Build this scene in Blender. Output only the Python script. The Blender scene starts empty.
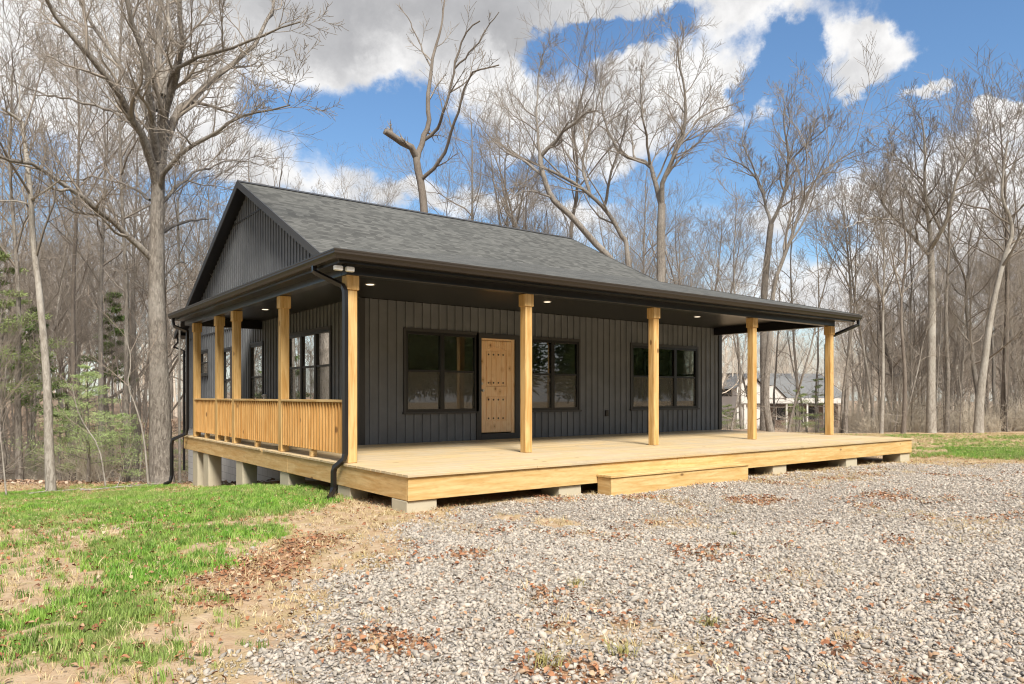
import bpy, math, random
import numpy as np
from mathutils import Vector
S = bpy.context.scene
COL = S.collection
PI = math.pi

# ------------------------------------------------------------------ camera
FPX, HY, CX = 733.0, 396.0, 512.0
FW = (0.5997, 0.8002); RT = (0.8002, -0.5997)
CP = (-4.295, -7.816); CH = 0.95            # z = 0 is the top of the deck
def at(px, py, depth, off=0.0):
    a = (px - CX) / FPX * depth; b = -(py - HY) / FPX * depth; d = depth + off
    return Vector((CP[0] + FW[0]*d + RT[0]*a, CP[1] + FW[1]*d + RT[1]*a, CH + b))
def ground_pt(px, py, z=-0.5):
    d = (CH - z) * FPX / (py - HY)
    a = (px - CX) / FPX * d
    return (CP[0] + FW[0]*d + RT[0]*a, CP[1] + FW[1]*d + RT[1]*a)
cd = bpy.data.cameras.new('camera'); cam = bpy.data.objects.new('camera', cd); COL.objects.link(cam)
cam.location = (CP[0], CP[1], CH)
cam.rotation_euler = (PI/2, 0, math.atan2(-FW[0], FW[1]))
cd.sensor_width = 36; cd.lens = 36*FPX/1024; cd.shift_y = (HY - 342)/1024
cd.clip_end = 2000; cd.clip_start = 0.05
S.camera = cam

# ------------------------------------------------------------------ noise
def _h(ix, iy, s):
    n = (ix*374761393 + iy*668265263 + s*1442695041) & 0xffffffff
    n = ((n ^ (n >> 13))*1274126177) & 0xffffffff
    return ((n ^ (n >> 16)) & 0xffffff)/float(0xffffff)
def vn(x, y, s=0):
    x = np.asarray(x, float); y = np.asarray(y, float)
    ix = np.floor(x).astype(np.int64); iy = np.floor(y).astype(np.int64)
    fx = x-ix; fy = y-iy; fx = fx*fx*(3-2*fx); fy = fy*fy*(3-2*fy)
    return ((_h(ix, iy, s)*(1-fx)+_h(ix+1, iy, s)*fx)*(1-fy)+(_h(ix, iy+1, s)*(1-fx)+_h(ix+1, iy+1, s)*fx)*fy)
def fbm(x, y, s=0, o=4):
    t = 0; a = .5; w = 0
    for k in range(o):
        t = t + a*vn(x*2**k, y*2**k, s+k*17); w += a; a *= .5
    return t/w
def ss(x, a, b):
    t = np.clip((np.asarray(x, float)-a)/(b-a), 0, 1); return t*t*(3-2*t)

# ------------------------------------------------------------------ terrain
def depth_of(X, Y): return (X-CP[0])*FW[0]+(Y-CP[1])*FW[1]
def lat_of(X, Y): return (X-CP[0])*RT[0]+(Y-CP[1])*RT[1]
def height(X, Y):
    X = np.asarray(X, float); Y = np.asarray(Y, float)
    D = depth_of(X, Y); L = lat_of(X, Y)
    left = 1-ss(X, 2.5, 9.0)
    h = -0.47 - 0.66*ss(Y, 1.5, 12.5)*left - .05*ss(X, 6, 14)
    h = h - 0.10*ss(-L, 2.5, 7)*ss(D, 4, 12)
    m = np.maximum(0, D-17.6 + .35*np.sin(L*.6))
    wl = 1-ss(X, 2, 16)
    val = -1.7*ss(m, 0.2, 9) + 4.2*ss(m, 9, 46)
    h = h + wl*val
    m2 = np.maximum(0, D-31)
    h = h + (1-wl)*(-2.0*ss(m2, 0, 26) + 0.5*ss(m2, 60, 110))
    far = ss(D, 24, 40)
    h = h + far*(fbm(X*.12, Y*.12, 5, 3)-.5)*.9
    h = h + (fbm(X*.55, Y*.55, 9, 3)-.5)*.07 + (fbm(X*3.1, Y*3.1, 11, 2)-.5)*.022
    return h

# masks on the ground
def poly_sdf(pts, x, y):
    x = np.asarray(x, float); y = np.asarray(y, float)
    d = np.full(x.shape, 1e9); inside = np.zeros(x.shape, bool); n = len(pts)
    for i in range(n):
        x1, y1 = pts[i]; x2, y2 = pts[(i+1) % n]
        ex, ey = x2-x1, y2-y1
        t = np.clip(((x-x1)*ex+(y-y1)*ey)/(ex*ex+ey*ey+1e-12), 0, 1)
        d = np.minimum(d, np.hypot(x-x1-t*ex, y-y1-t*ey))
        c = ((y1 > y) != (y2 > y)) & (x < ex*(y-y1)/(ey if abs(ey) > 1e-9 else 1e-9)+x1)
        inside ^= c
    return np.where(inside, d, -d)
def gp(l, z=-.5): return [ground_pt(a, b, z) for a, b in l]
GRAVEL = gp([(262, 900), (290, 660), (335, 600), (372, 556), (400, 530), (450, 515), (560, 500), (600, 492), (740, 479), (905, 464), (1024, 464), (1250, 468), (1700, 700), (1500, 1400), (260, 1400)])
GRASS = gp([(-500, 520), (-100, 490), (60, 483), (180, 477), (215, 484), (300, 489)], -1.12)+gp([(325, 492), (338, 512), (342, 532), (300, 560), (250, 585), (205, 612), (232, 640), (222, 690), (150, 900), (-300, 1500), (-1500, 900)], -.62)
RGRASS = gp([(850, 434), (1024, 431.5), (1500, 431.5), (1500, 460), (1024, 460), (915, 457), (905, 440)])
LEAFL = gp([(352, 540), (335, 556), (262, 600), (215, 628), (165, 606), (205, 585), (262, 560), (300, 540)])
SPOTS = [(385, 648, .32), (560, 672, .26), (398, 548, .30), (615, 541, .24), (545, 600, .20), (655, 470, .28), (705, 560, .3), (710, 631, .13), (640, 500, .3), (560, 503, .3), (760, 505, .4), (880, 500, .35), (620, 625, .2), (470, 560, .2), (840, 660, .15)]
SPOTW = [(*ground_pt(a, b), r) for a, b, r in SPOTS]
SAND = [(*ground_pt(552, 524), .32), (*ground_pt(510, 521), .2)]
def masks(X, Y):
    n1 = fbm(X*1.3, Y*1.3, 21, 4)-.5; n2 = fbm(X*.8, Y*.8, 31, 4)-.5; n3 = fbm(X*3.5, Y*3.5, 41, 3)-.5
    g = ss(poly_sdf(GRAVEL, X, Y)+n1*1.3+n3*.9, -.55, .40)
    a = ss(poly_sdf(GRASS, X, Y)+n2*1.3, -.25, .45)
    patch = ss(fbm(X*1.3, Y*1.3, 51, 4)+.2*n3, .42, .56)
    lush = ss(poly_sdf(gp([(60, 500), (130, 487), (250, 487), (330, 520), (300, 530), (180, 545), (70, 525)], -.7), X, Y), -.3, .3)
    a = a*np.clip(.22+.72*patch+lush*.9, 0, 1)
    rg = ss(poly_sdf(RGRASS, X, Y)+n2*1.0, -.3, .8)*ss(fbm(X*.5, Y*1.1, 61, 4), .36, .58)*.7
    a = np.maximum(a, rg)
    l = ss(poly_sdf(LEAFL, X, Y)+n1*.8+n3*.5, -.2, .2)*.85
    l2 = np.zeros_like(l)
    for sx, sy, r in SPOTW:
        l2 = np.maximum(l2, ss(r-np.hypot((X-sx), (Y-sy))+n3*.55*min(1, r*3)+n1*.2, -.08, .12))
    l2 = np.maximum(l2, .6*ss(fbm(X*1.8, Y*1.8, 71, 4), .60, .72))
    forest = np.maximum(ss(depth_of(X, Y)+n1*1.5, 17.4, 18.9)*(1-ss(X, 3, 12)), ss(depth_of(X, Y), 31, 34))
    sand = np.zeros_like(l)
    for sx, sy, r in SAND: sand = np.maximum(sand, ss(r-np.hypot((X-sx), (Y-sy))+n3*.4, -.06, .1))
    l = np.maximum(l, l2*g*.8)
    l = np.maximum(l, forest*.9)
    bare = ss(fbm(X*.9, Y*.9, 91, 4), .58, .70)*(1-ss(poly_sdf(GRAVEL, X, Y), 2.5, 6)*.6)
    g = g*(1-sand)*(1-.35*l2)*(1-.55*bare)*(1-forest)
    return g, a*(1-forest), l, forest

# ------------------------------------------------------------------ node helpers
class NT:
    def __init__(s, nt): s.nt = nt; s.n = nt.nodes; s.l = nt.links
    def add(s, t, **kw):
        nd = s.n.new(t)
        ins = kw.pop('ins', {})
        for k, v in kw.items(): setattr(nd, k, v)
        for k, v in ins.items(): s.set(nd.inputs[k], v)
        return nd
    def set(s, sock, v):
        if isinstance(v, bpy.types.NodeSocket): s.l.new(v, sock)
        else:
            try: sock.default_value = v
            except Exception: sock.default_value = (*v, 1) if hasattr(v, '__len__') else (v, v, v)
    def math(s, op, a, b=0.0, c=None, clamp=False):
        nd = s.add('ShaderNodeMath', operation=op, use_clamp=clamp); s.set(nd.inputs[0], a); s.set(nd.inputs[1], b)
        if c is not None: s.set(nd.inputs[2], c)
        return nd.outputs[0]
    def vmath(s, op, a, b=None, out=0, scale=None):
        nd = s.add('ShaderNodeVectorMath', operation=op); s.set(nd.inputs[0], a)
        if b is not None: s.set(nd.inputs[1], b)
        if scale is not None: s.set(nd.inputs['Scale'], scale)
        return nd.outputs[out]
    def mix(s, f, a, b, mode='MIX'):
        nd = s.add('ShaderNodeMix', data_type='RGBA', blend_type=mode); s.set(nd.inputs[0], f); s.set(nd.inputs[6], a); s.set(nd.inputs[7], b)
        return nd.outputs[2]
    def noise(s, vec, scale, detail=3, rough=.55, out=0, dist=0.0):
        nd = s.add('ShaderNodeTexNoise'); s.set(nd.inputs['Vector'], vec); nd.inputs['Scale'].default_value = scale
        nd.inputs['Detail'].default_value = detail; nd.inputs['Roughness'].default_value = rough; nd.inputs['Distortion'].default_value = dist
        return nd.outputs[out]
    def ramp(s, f, stops, interp='LINEAR'):
        nd = s.add('ShaderNodeValToRGB'); s.set(nd.inputs[0], f); cr = nd.color_ramp; cr.interpolation = interp
        while len(cr.elements) < len(stops): cr.elements.new(.5)
        for e, (p, c) in zip(cr.elements, stops): e.position = p; e.color = (*c, 1) if len(c) == 3 else c
        return nd.outputs[0]
    def mr(s, v, a, b, c=0.0, d=1.0, smooth=True):
        nd = s.add('ShaderNodeMapRange', interpolation_type='SMOOTHSTEP' if smooth else 'LINEAR')
        for i, x in enumerate((v, a, b, c, d)): s.set(nd.inputs[i], x)
        return nd.outputs[0]
def material(name, f, rough=.8, spec=.3, bump=None, metal=0.0):
    m = bpy.data.materials.new(name); m.use_nodes = True; t = NT(m.node_tree)
    b = t.n['Principled BSDF']; r = f(t) if callable(f) else f
    h = None
    if isinstance(r, tuple) and len(r) == 2: r, h = r
    t.set(b.inputs['Base Color'], r if isinstance(r, bpy.types.NodeSocket) else (*r, 1))
    t.set(b.inputs['Roughness'], rough); b.inputs['Specular IOR Level'].default_value = spec; b.inputs['Metallic'].default_value = metal
    if h is not None:
        bp = t.add('ShaderNodeBump', ins={'Height': h}); bp.inputs['Strength'].default_value = (bump or (.4, .01))[0]; bp.inputs['Distance'].default_value = (bump or (.4, .01))[1]
        t.l.new(bp.outputs[0], b.inputs['Normal'])
    return m
def OC(t): return t.add('ShaderNodeTexCoord').outputs['Object']
def WP(t): return t.add('ShaderNodeNewGeometry').outputs['Position']
def RND(t): return t.add('ShaderNodeObjectInfo').outputs['Random']
def ATT(t, n, typ='GEOMETRY', out='Fac'):
    return t.add('ShaderNodeAttribute', attribute_name=n, attribute_type=typ).outputs[out]

def wood(name, ax, base, dark, board=None, weather=0.0, lightc=None):
    """sawn pine; ax = grain axis"""
    def f(t):
        p = OC(t)
        off = t.math('MULTIPLY', RND(t), 37.0)
        sc = [9, 9, 9]; sc[ax] = .7
        c = t.add('ShaderNodeCombineXYZ', ins={0: off, 1: off, 2: off}).outputs[0]
        v = t.vmath('MULTIPLY', p, sc); v = t.vmath('ADD', v, c)
        g = t.noise(v, 2.2, 4, .6, dist=.6)
        wv = t.noise(t.vmath('MULTIPLY', v, (3, 3, 1)), 4.0, 2, .5)
        col = t.mix(t.mr(g, .3, .72), base, dark)
        col = t.mix(t.math('MULTIPLY', t.mr(wv, .45, .75), .25), col, tuple(x*.62 for x in dark))
        # knots
        ks = [2.6, 2.6, 2.6]; ks[ax] = 1.3
        vo = t.add('ShaderNodeTexVoronoi', feature='F1'); t.set(vo.inputs['Vector'], t.vmath('ADD', t.vmath('MULTIPLY', p, ks), c)); vo.inputs['Scale'].default_value = 1.3
        kn = t.mr(vo.outputs['Distance'], .055, .115, 1, 0)
        col = t.mix(t.math('MULTIPLY', kn, .8), col, (.12, .055, .02))
        if board:
            a, w = board
            sx = t.add('ShaderNodeSeparateXYZ', ins={0: p}).outputs
            row = t.math('FLOOR', t.math('DIVIDE', sx[a], w))
            wn = t.add('ShaderNodeTexWhiteNoise', noise_dimensions='2D')
            seg = t.math('FLOOR', t.math('DIVIDE', t.math('ADD', sx[ax], t.math('MULTIPLY', row, 1.37)), 3.66))
            t.set(wn.inputs['Vector'], t.add('ShaderNodeCombineXYZ', ins={0: row, 1: seg}).outputs[0])
            col = t.mix(t.mr(wn.outputs[0], 0, 1, 0, .7), col, tuple(x*.70 for x in base))
        if weather:
            w2 = t.noise(p, .9, 4, .6)
            col = t.mix(t.math('MULTIPLY', t.mr(w2, .35, .7), weather), col, (.47, .42, .34))
        return col, t.math('ADD', g, wv)
    return material(name, f, .72, .25, (.25, .004))
M = {}
YB, YD = (.66, .45, .20), (.46, .26, .08)
M['woodx'] = wood('pine_along_x', 0, (.66, .48, .23), (.50, .31, .11))
M['woody'] = wood('pine_along_y', 1, (.66, .47, .23), (.50, .30, .11))
M['woodz'] = wood('pine_upright', 2, YB, YD)
M['baluster'] = wood('pine_baluster', 2, (.68, .41, .16), (.50, .25, .07))
M['deck'] = wood('deck_pine', 0, (.62, .49, .29), (.56, .39, .19), board=(1, .144), weather=.5)
def f_door(t):
    p = OC(t); v = t.vmath('MULTIPLY', p, (14, 14, 1.3))
    g = t.noise(v, 1.6, 4, .6, dist=.8)
    col = t.mix(t.mr(g, .3, .7), (.95, .70, .44), (.88, .56, .29))
    vo = t.add('ShaderNodeTexVoronoi'); t.set(vo.inputs['Vector'], t.vmath('MULTIPLY', p, (4.6, 4.6, 3.4))); vo.inputs['Scale'].default_value = 1.1
    col = t.mix(t.mr(vo.outputs['Distance'], .07, .14, .9, 0), col, (.09, .04, .02)); col = t.mix(t.mr(vo.outputs['Distance'], .12, .35, .45, 0), col, (.60, .30, .11))
    return col, g
M['door'] = material('knotty_alder', f_door, .45, .4, (.15, .003))
def f_black(t):
    n = t.noise(OC(t), 3, 2); return t.mix(n, (.008, .008, .009), (.014, .013, .014))
M['black'] = material('black_coated_metal', f_black, .28, .55)
M['gutter'] = material('dark_gutter_metal', (.038, .030, .023), .38, .35)
M['rake'] = material('dark_trim_metal', (.06, .058, .055), .45, .4)
M['soffit'] = material('black_vented_soffit', lambda t: t.mix(t.mr(t.math('FRACT', t.math('MULTIPLY', t.add('ShaderNodeSeparateXYZ', ins={0: OC(t)}).outputs[0], 6.0)), .0, .06), (.002, .002, .002), (.012, .012, .012)), .33, .5)
def f_siding(t):
    n = t.noise(OC(t), 2.0, 3); n2 = t.noise(t.vmath('MULTIPLY', OC(t), (30, 30, 1.5)), 2, 2)
    return t.mix(t.mr(n, .3, .7), (.150, .160, .174), (.185, .196, .210)), n2
M['siding'] = material('charcoal_siding', f_siding, .6, .3, (.15, .002))
M['frame'] = material('black_window_frame', (.010, .010, .011), .35, .5)
M['casing'] = material('charcoal_casing', (.050, .050, .051), .45, .4)
def mk_glass():
    m = bpy.data.materials.new('window_glass'); m.use_nodes = True; t = NT(m.node_tree)
    t.n.remove(t.n['Principled BSDF']); out = t.n['Material Output']
    tr = t.add('ShaderNodeBsdfTransparent', ins={0: (.62, .66, .62, 1)})
    gl = t.add('ShaderNodeBsdfGlossy', ins={0: (1, 1, 1, 1), 1: .015})
    fr = t.add('ShaderNodeFresnel', ins={0: 1.55}).outputs[0]
    f = t.math('ADD', t.math('MULTIPLY', fr, 1.15), .09, clamp=True)
    mx = t.add('ShaderNodeMixShader'); t.l.new(f, mx.inputs[0]); t.l.new(tr.outputs[0], mx.inputs[1]); t.l.new(gl.outputs[0], mx.inputs[2])
    t.l.new(mx.outputs[0], out.inputs[0]); return m
M['glass'] = mk_glass()
def mk_screen():
    m = bpy.data.materials.new('insect_screen'); m.use_nodes = True; t = NT(m.node_tree)
    b = t.n['Principled BSDF']; b.inputs['Base Color'].default_value = (.26, .25, .22, 1); b.inputs['Roughness'].default_value = .9; b.inputs['Alpha'].default_value = .32
    return m
M['screen'] = mk_screen()
M['drywall'] = material('white_drywall', (.55, .53, .48), .9, .1)
M['subfloor'] = material('plywood_floor', (.35, .26, .15), .8, .2)
def f_shingle(t):
    p = OC(t); s = t.add('ShaderNodeSeparateXYZ', ins={0: p}).outputs
    rowf = t.math('DIVIDE', s[1], .127); row = t.math('FLOOR', rowf)
    wn0 = t.add('ShaderNodeTexWhiteNoise', noise_dimensions='1D'); t.set(wn0.inputs['W'], row)
    cx = t.math('DIVIDE', t.math('ADD', s[0], t.math('MULTIPLY', wn0.outputs[0], 3.0)), .19)
    wob = t.noise(p, 3.0, 2)
    cell = t.math('FLOOR', t.math('ADD', cx, wob))
    wn = t.add('ShaderNodeTexWhiteNoise', noise_dimensions='2D'); t.set(wn.inputs['Vector'], t.add('ShaderNodeCombineXYZ', ins={0: row, 1: cell}).outputs[0])
    g = t.noise(p, 190, 2, .7)
    big = t.noise(p, .6, 3)
    col = t.mix(wn.outputs[0], (.052, .053, .050), (.118, .119, .112))
    col = t.mix(t.mr(g, .35, .7), col, (.15, .15, .14), 'MIX'); 
    col = t.mix(.55, col, t.mix(wn.outputs[0], (.050, .051, .049), (.150, .151, .143)))
    fr = t.math('FRACT', rowf)
    col = t.mix(t.mr(fr, .0, .20, .85, 0), col, (.018, .018, .018))
    col = t.mix(t.mr(big, .3, .7, 0, .2), col, (.10, .105, .10))
    h = t.math('ADD', t.math('MULTIPLY', wn.outputs[0], .5), t.math('SUBTRACT', 1, fr))
    return col, t.math('ADD', h, t.math('MULTIPLY', g, .4))
M['shingle'] = material('charcoal_asphalt_shingle', f_shingle, .9, .2, (.6, .012))
def f_conc(t):
    p = OC(t); n = t.noise(p, 4, 4); n2 = t.noise(p, 40, 2)
    return t.mix(n, (.55, .50, .38), (.42, .38, .29)), n2
M['pier'] = material('pale_concrete_pier', f_conc, .9, .15, (.3, .004))
def f_found(t):
    p = OC(t); n = t.noise(p, 2, 4); br = t.add('ShaderNodeTexBrick'); t.set(br.inputs['Vector'], t.vmath('MULTIPLY', t.add('ShaderNodeCombineXYZ', ins={0: t.add('ShaderNodeSeparateXYZ', ins={0: p}).outputs[1], 1: t.add('ShaderNodeSeparateXYZ', ins={0: p}).outputs[2]}).outputs[0], (1, 1, 1)))
    br.inputs['Scale'].default_value = 1; br.inputs['Brick Width'].default_value = .4; br.inputs['Row Height'].default_value = .2; br.inputs['Mortar Size'].default_value = .008
    br.inputs['Color1'].default_value = (.7, .7, .68, 1); br.inputs['Color2'].default_value = (.66, .66, .64, 1); br.inputs['Mortar'].default_value = (.38, .38, .37, 1)
    return t.mix(.3, br.outputs[0], t.mix(n, (.7, .7, .69), (.55, .55, .53)))
M['foundation'] = material('grey_block_foundation', f_found, .9, .15)
M['white'] = material('white_plastic', (.75, .74, .70), .4, .4)
def mk_lit():
    m = bpy.data.materials.new('lit_lamp_lens'); m.use_nodes = True; b = m.node_tree.nodes['Principled BSDF']
    b.inputs['Base Color'].default_value = (.8, .75, .65, 1); b.inputs['Emission Color'].default_value = (1, .86, .66, 1); b.inputs['Emission Strength'].default_value = 1.1; return m
M['lit'] = mk_lit()
M['iron'] = material('dark_iron_stud', (.02, .015, .012), .5, .5)
M['steel'] = material('brushed_nickel', (.6, .58, .54), .3, .5, metal=.8)

# ------------------------------------------------------------------ mesh builder
class MB:
    def __init__(s): s.v = []; s.f = []; s.n = 0
    def add(s, vs, fs):
        s.v.extend(vs); s.f.extend([tuple(i+s.n for i in f) for f in fs]); s.n += len(vs); return s
    def box(s, x0, x1, y0, y1, z0, z1):
        vs = [(x0, y0, z0), (x1, y0, z0), (x1, y1, z0), (x0, y1, z0), (x0, y0, z1), (x1, y0, z1), (x1, y1, z1), (x0, y1, z1)]
        return s.add(vs, [(0, 3, 2, 1), (4, 5, 6, 7), (0, 1, 5, 4), (1, 2, 6, 5), (2, 3, 7, 6), (3, 0, 4, 7)])
    def cbox(s, x0, x1, y0, y1, z0, z1, b=.004):
        """box with chamfered edges"""
        vs = []; 
        for z, i in ((z0, b), (z0+b, 0), (z1-b, 0), (z1, b)):
            a0, a1, c0, c1 = x0+i, x1-i, y0+i, y1-i
            vs += [(a0+b, c0, z), (a1-b, c0, z), (a1, c0+b, z), (a1, c1-b, z), (a1-b, c1, z), (a0+b, c1, z), (a0, c1-b, z), (a0, c0+b, z)]
        fs = [tuple(range(7, -1, -1)), tuple(range(24, 32))]
        for r in range(3):
            for k in range(8): fs.append((r*8+k, r*8+(k+1) % 8, r*8+8+(k+1) % 8, r*8+8+k))
        return s.add(vs, fs)
    def quad(s, *p): return s.add(list(p), [tuple(range(len(p)))])
    def tube(s, pts, rad, n=8, cap=True, flat=None):
        pts = [Vector(p) for p in pts]; k = len(pts)
        if not hasattr(rad, '__len__'): rad = [rad]*k
        vs = []; up = None
        for i, p in enumerate(pts):
            t = (pts[min(i+1, k-1)]-pts[max(i-1, 0)]).normalized()
            if up is None:
                up = Vector((0, 0, 1)) if abs(t.z) < .9 else Vector((1, 0, 0))
            up = (up-t*up.dot(t)).normalized(); sd = t.cross(up)
            for j in range(n):
                a = 2*PI*j/n + (PI/4 if n == 4 else 0); q = p+(up*math.cos(a)+sd*math.sin(a))*rad[i]; vs.append(tuple(q))
        fs = [(i*n+j, i*n+(j+1) % n, (i+1)*n+(j+1) % n, (i+1)*n+j) for i in range(k-1) for j in range(n)]
        if cap: fs += [tuple(range(n-1, -1, -1)), tuple(range((k-1)*n, k*n))]
        return s.add(vs, fs)
    def build(s, name, mat, parent=None, smooth=False, link=True):
        w = WL.get(parent.name, Vector()) if parent else Vector()
        me = bpy.data.meshes.new(name)
        V = np.array(s.v, dtype=np.float32)-np.array(w, dtype=np.float32)
        me.from_pydata(V.tolist(), [], s.f); me.update()
        if smooth: me.polygons.foreach_set('use_smooth', [True]*len(me.polygons))
        o = bpy.data.objects.new(name, me); me.materials.append(mat)
        if link: COL.objects.link(o)
        if parent: o.parent = parent
        WL[o.name] = w.copy()
        return o
WL = {}
def thing(name, label, cat, loc, group=None):
    o = bpy.data.objects.new(name, None); COL.objects.link(o); o.location = loc; o.empty_display_size = .3
    tag(o, label, cat, group); WL[o.name] = Vector(loc); return o
def tag(o, label=None, cat=None, group=None, kind=None):
    for k, v in (('label', label), ('category', cat), ('group', group), ('kind', kind)):
        if v: o[k] = v
    return o
def dup(o, parent, loc, name=None):
    c = o.copy(); COL.objects.link(c); c.parent = parent; c.location = loc; return c
def arr_mesh(name, V, Q, mat, smooth=True):
    """V (n,3) array, Q (m,4) quads or (m,3)"""
    me = bpy.data.meshes.new(name); k = Q.shape[1]
    me.vertices.add(len(V)); me.vertices.foreach_set('co', V.astype(np.float32).ravel())
    me.loops.add(Q.size); me.loops.foreach_set('vertex_index', Q.astype(np.int32).ravel())
    me.polygons.add(len(Q)); me.polygons.foreach_set('loop_start', np.arange(len(Q), dtype=np.int32)*k)
    me.polygons.foreach_set('loop_total', np.full(len(Q), k, dtype=np.int32))
    if smooth: me.polygons.foreach_set('use_smooth', np.ones(len(Q), dtype=bool))
    me.update(calc_edges=True); me.validate(); me.materials.append(mat); return me

# ------------------------------------------------------------------ house
house = thing('house', 'single-storey charcoal board-and-batten house with wraparound timber porch and grey shingle roof', 'house', (6.4, 8.0, -0.5))
XL, XR, YF, YR = 1.87, 12.95, 5.32, 19.02
EX, EY, EZ = -.30, 1.46, 2.94
RX0, RX1, RY, RZ = 1.57, 13.3, 12.17, 6.67
def main_z(y): return RZ-.497*abs(RY-y)
def siding(mb, P, u0, u1, z0, ztop, holes, pitch=.197, bw=.04, out=.026, depth=.0):
    """vertical board and batten surface; P(u, out, z) -> point, ztop may be a function of u"""
    zt = ztop if callable(ztop) else (lambda u: ztop)
    us = []; u = u0
    while u < u1-1e-6:
        us.append((u, min(u+bw, u1), 1)); 
        if u+bw < u1: us.append((u+bw, min(u+pitch, u1), 0))
        u += pitch
    cuts = sorted({h[0] for h in holes} | {h[1] for h in holes} | {RY if callable(ztop) else u0})
    segs = []
    for a, b, k in us:
        pts = [a]+[c for c in cuts if a+1e-4 < c < b-1e-4]+[b]
        segs += [(pts[i], pts[i+1], k) for i in range(len(pts)-1)]
    for a, b, k in segs:
        o = out if k else 0.0; mid = (a+b)/2
        iv = [(z0, None)]
        for (h0, h1, hz0, hz1) in holes:
            if h0-1e-5 <= a and b <= h1+1e-5: 
                iv = [(z0, hz0), (hz1, None)]
        for lo, hi in iv:
            A, B = (zt(a), zt(b)) if hi is None else (hi, hi)
            if max(A, B) <= lo: continue
            A = max(A, lo+.001); B = max(B, lo+.001)
            mb.quad(P(a, o, lo), P(b, o, lo), P(b, o, B), P(a, o, A))
            if k:
                mb.quad(P(a, 0, lo), P(a, o, lo), P(a, o, A), P(a, 0, A)); mb.quad(P(b, o, lo), P(b, 0, lo), P(b, 0, B), P(b, o, B))
PF = lambda u, o, z: (u, YF-o, z)
PL = lambda u, o, z: (XL-o, u, z)
PR = lambda u, o, z: (XR+o, u, z)
PB = lambda u, o, z: (u, YR+o, z)
W1, W2, W3 = (2.86, 4.58, .62, 2.27), (5.93, 7.53, .62, 2.25), (9.36, 11.91, .62, 2.25)
DR = (4.70, 5.62, .13, 2.21)
LWA, LWB, LWD, LWC = (6.72, 9.22, .80, 2.36), (11.05, 12.04, .55, 2.30), (13.75, 14.6, .5, 2.3), (16.27, 17.2, 1.62, 2.36)
RW = (6.1, 8.2, .75, 2.35); BW = (4.2, 6.4, .8, 2.3)
m = MB(); siding(m, PF, XL, XR, -.001, 2.857, [W1, W2, W3, DR])
wall = m.build('wall', M['siding'], house)
m = MB(); siding(m, PL, YF, YR, -.13, lambda y: main_z(y)-.16, [LWA, LWB, LWD, LWC]); m.build('gable_wall', M['siding'], house)
m = MB(); siding(m, PR, YF, YR, -.13, lambda y: main_z(y)-.16, [RW]); m.build('gable_wall', M['siding'], house)
m = MB(); siding(m, PB, XL, XR, -.13, 3.0, [BW]); m.build('wall', M['siding'], house)
# corner boards and seam trim
m = MB()
m.box(XL-.035, XL+.09, YF-.035, YF+.09, 0, 2.85); m.build('corner_trim', M['casing'], house)
m = MB(); m.box(XR-.09, XR+.035, YF-.035, YF+.09, 0, 2.85); m.build('corner_trim', M['casing'], house)
m = MB(); m.box(XL-.03, XL+.06, YR-.06, YR+.03, -.13, 3.0); m.build('corner_trim', M['casing'], house)
m = MB(); m.box(XL-.028, XL, 5.5, YR-.1, 2.86, 2.90); m.build('frieze_trim', M['casing'], house)
sz = 5.78; hy = (RZ-.16-sz)/.497
m = MB(); m.box(XL-.03, XL, RY-hy, RY+hy, sz-.02, sz+.02); m.build('siding_seam', M['casing'], house)
# foundation
m = MB(); m.box(XL+.03, XR-.03, YF+.06, YR-.05, -4, -.135); m.build('foundation', M['foundation'], house)
# interior
m = MB()
for a in ((XL+.12, XR-.12, YR-.2, YR-.15), ): pass
m.quad((XL+.02, YF+.02, .02), (XR-.02, YF+.02, .02), (XR-.02, YR-.02, .02), (XL+.02, YR-.02, .02)); m.build('interior_floor', M['subfloor'], house)
m = MB(); m.quad((XL, YF, 2.62), (XR, YF, 2.62), (XR, YR, 2.62), (XL, YR, 2.62))
m.box(2.0, 8.9, 9.3, 9.4, .02, 2.6); m.box(8.9, 9.0, 5.5, 12, .02, 2.6)
m.build('interior_wall', M['drywall'], house)

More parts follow.
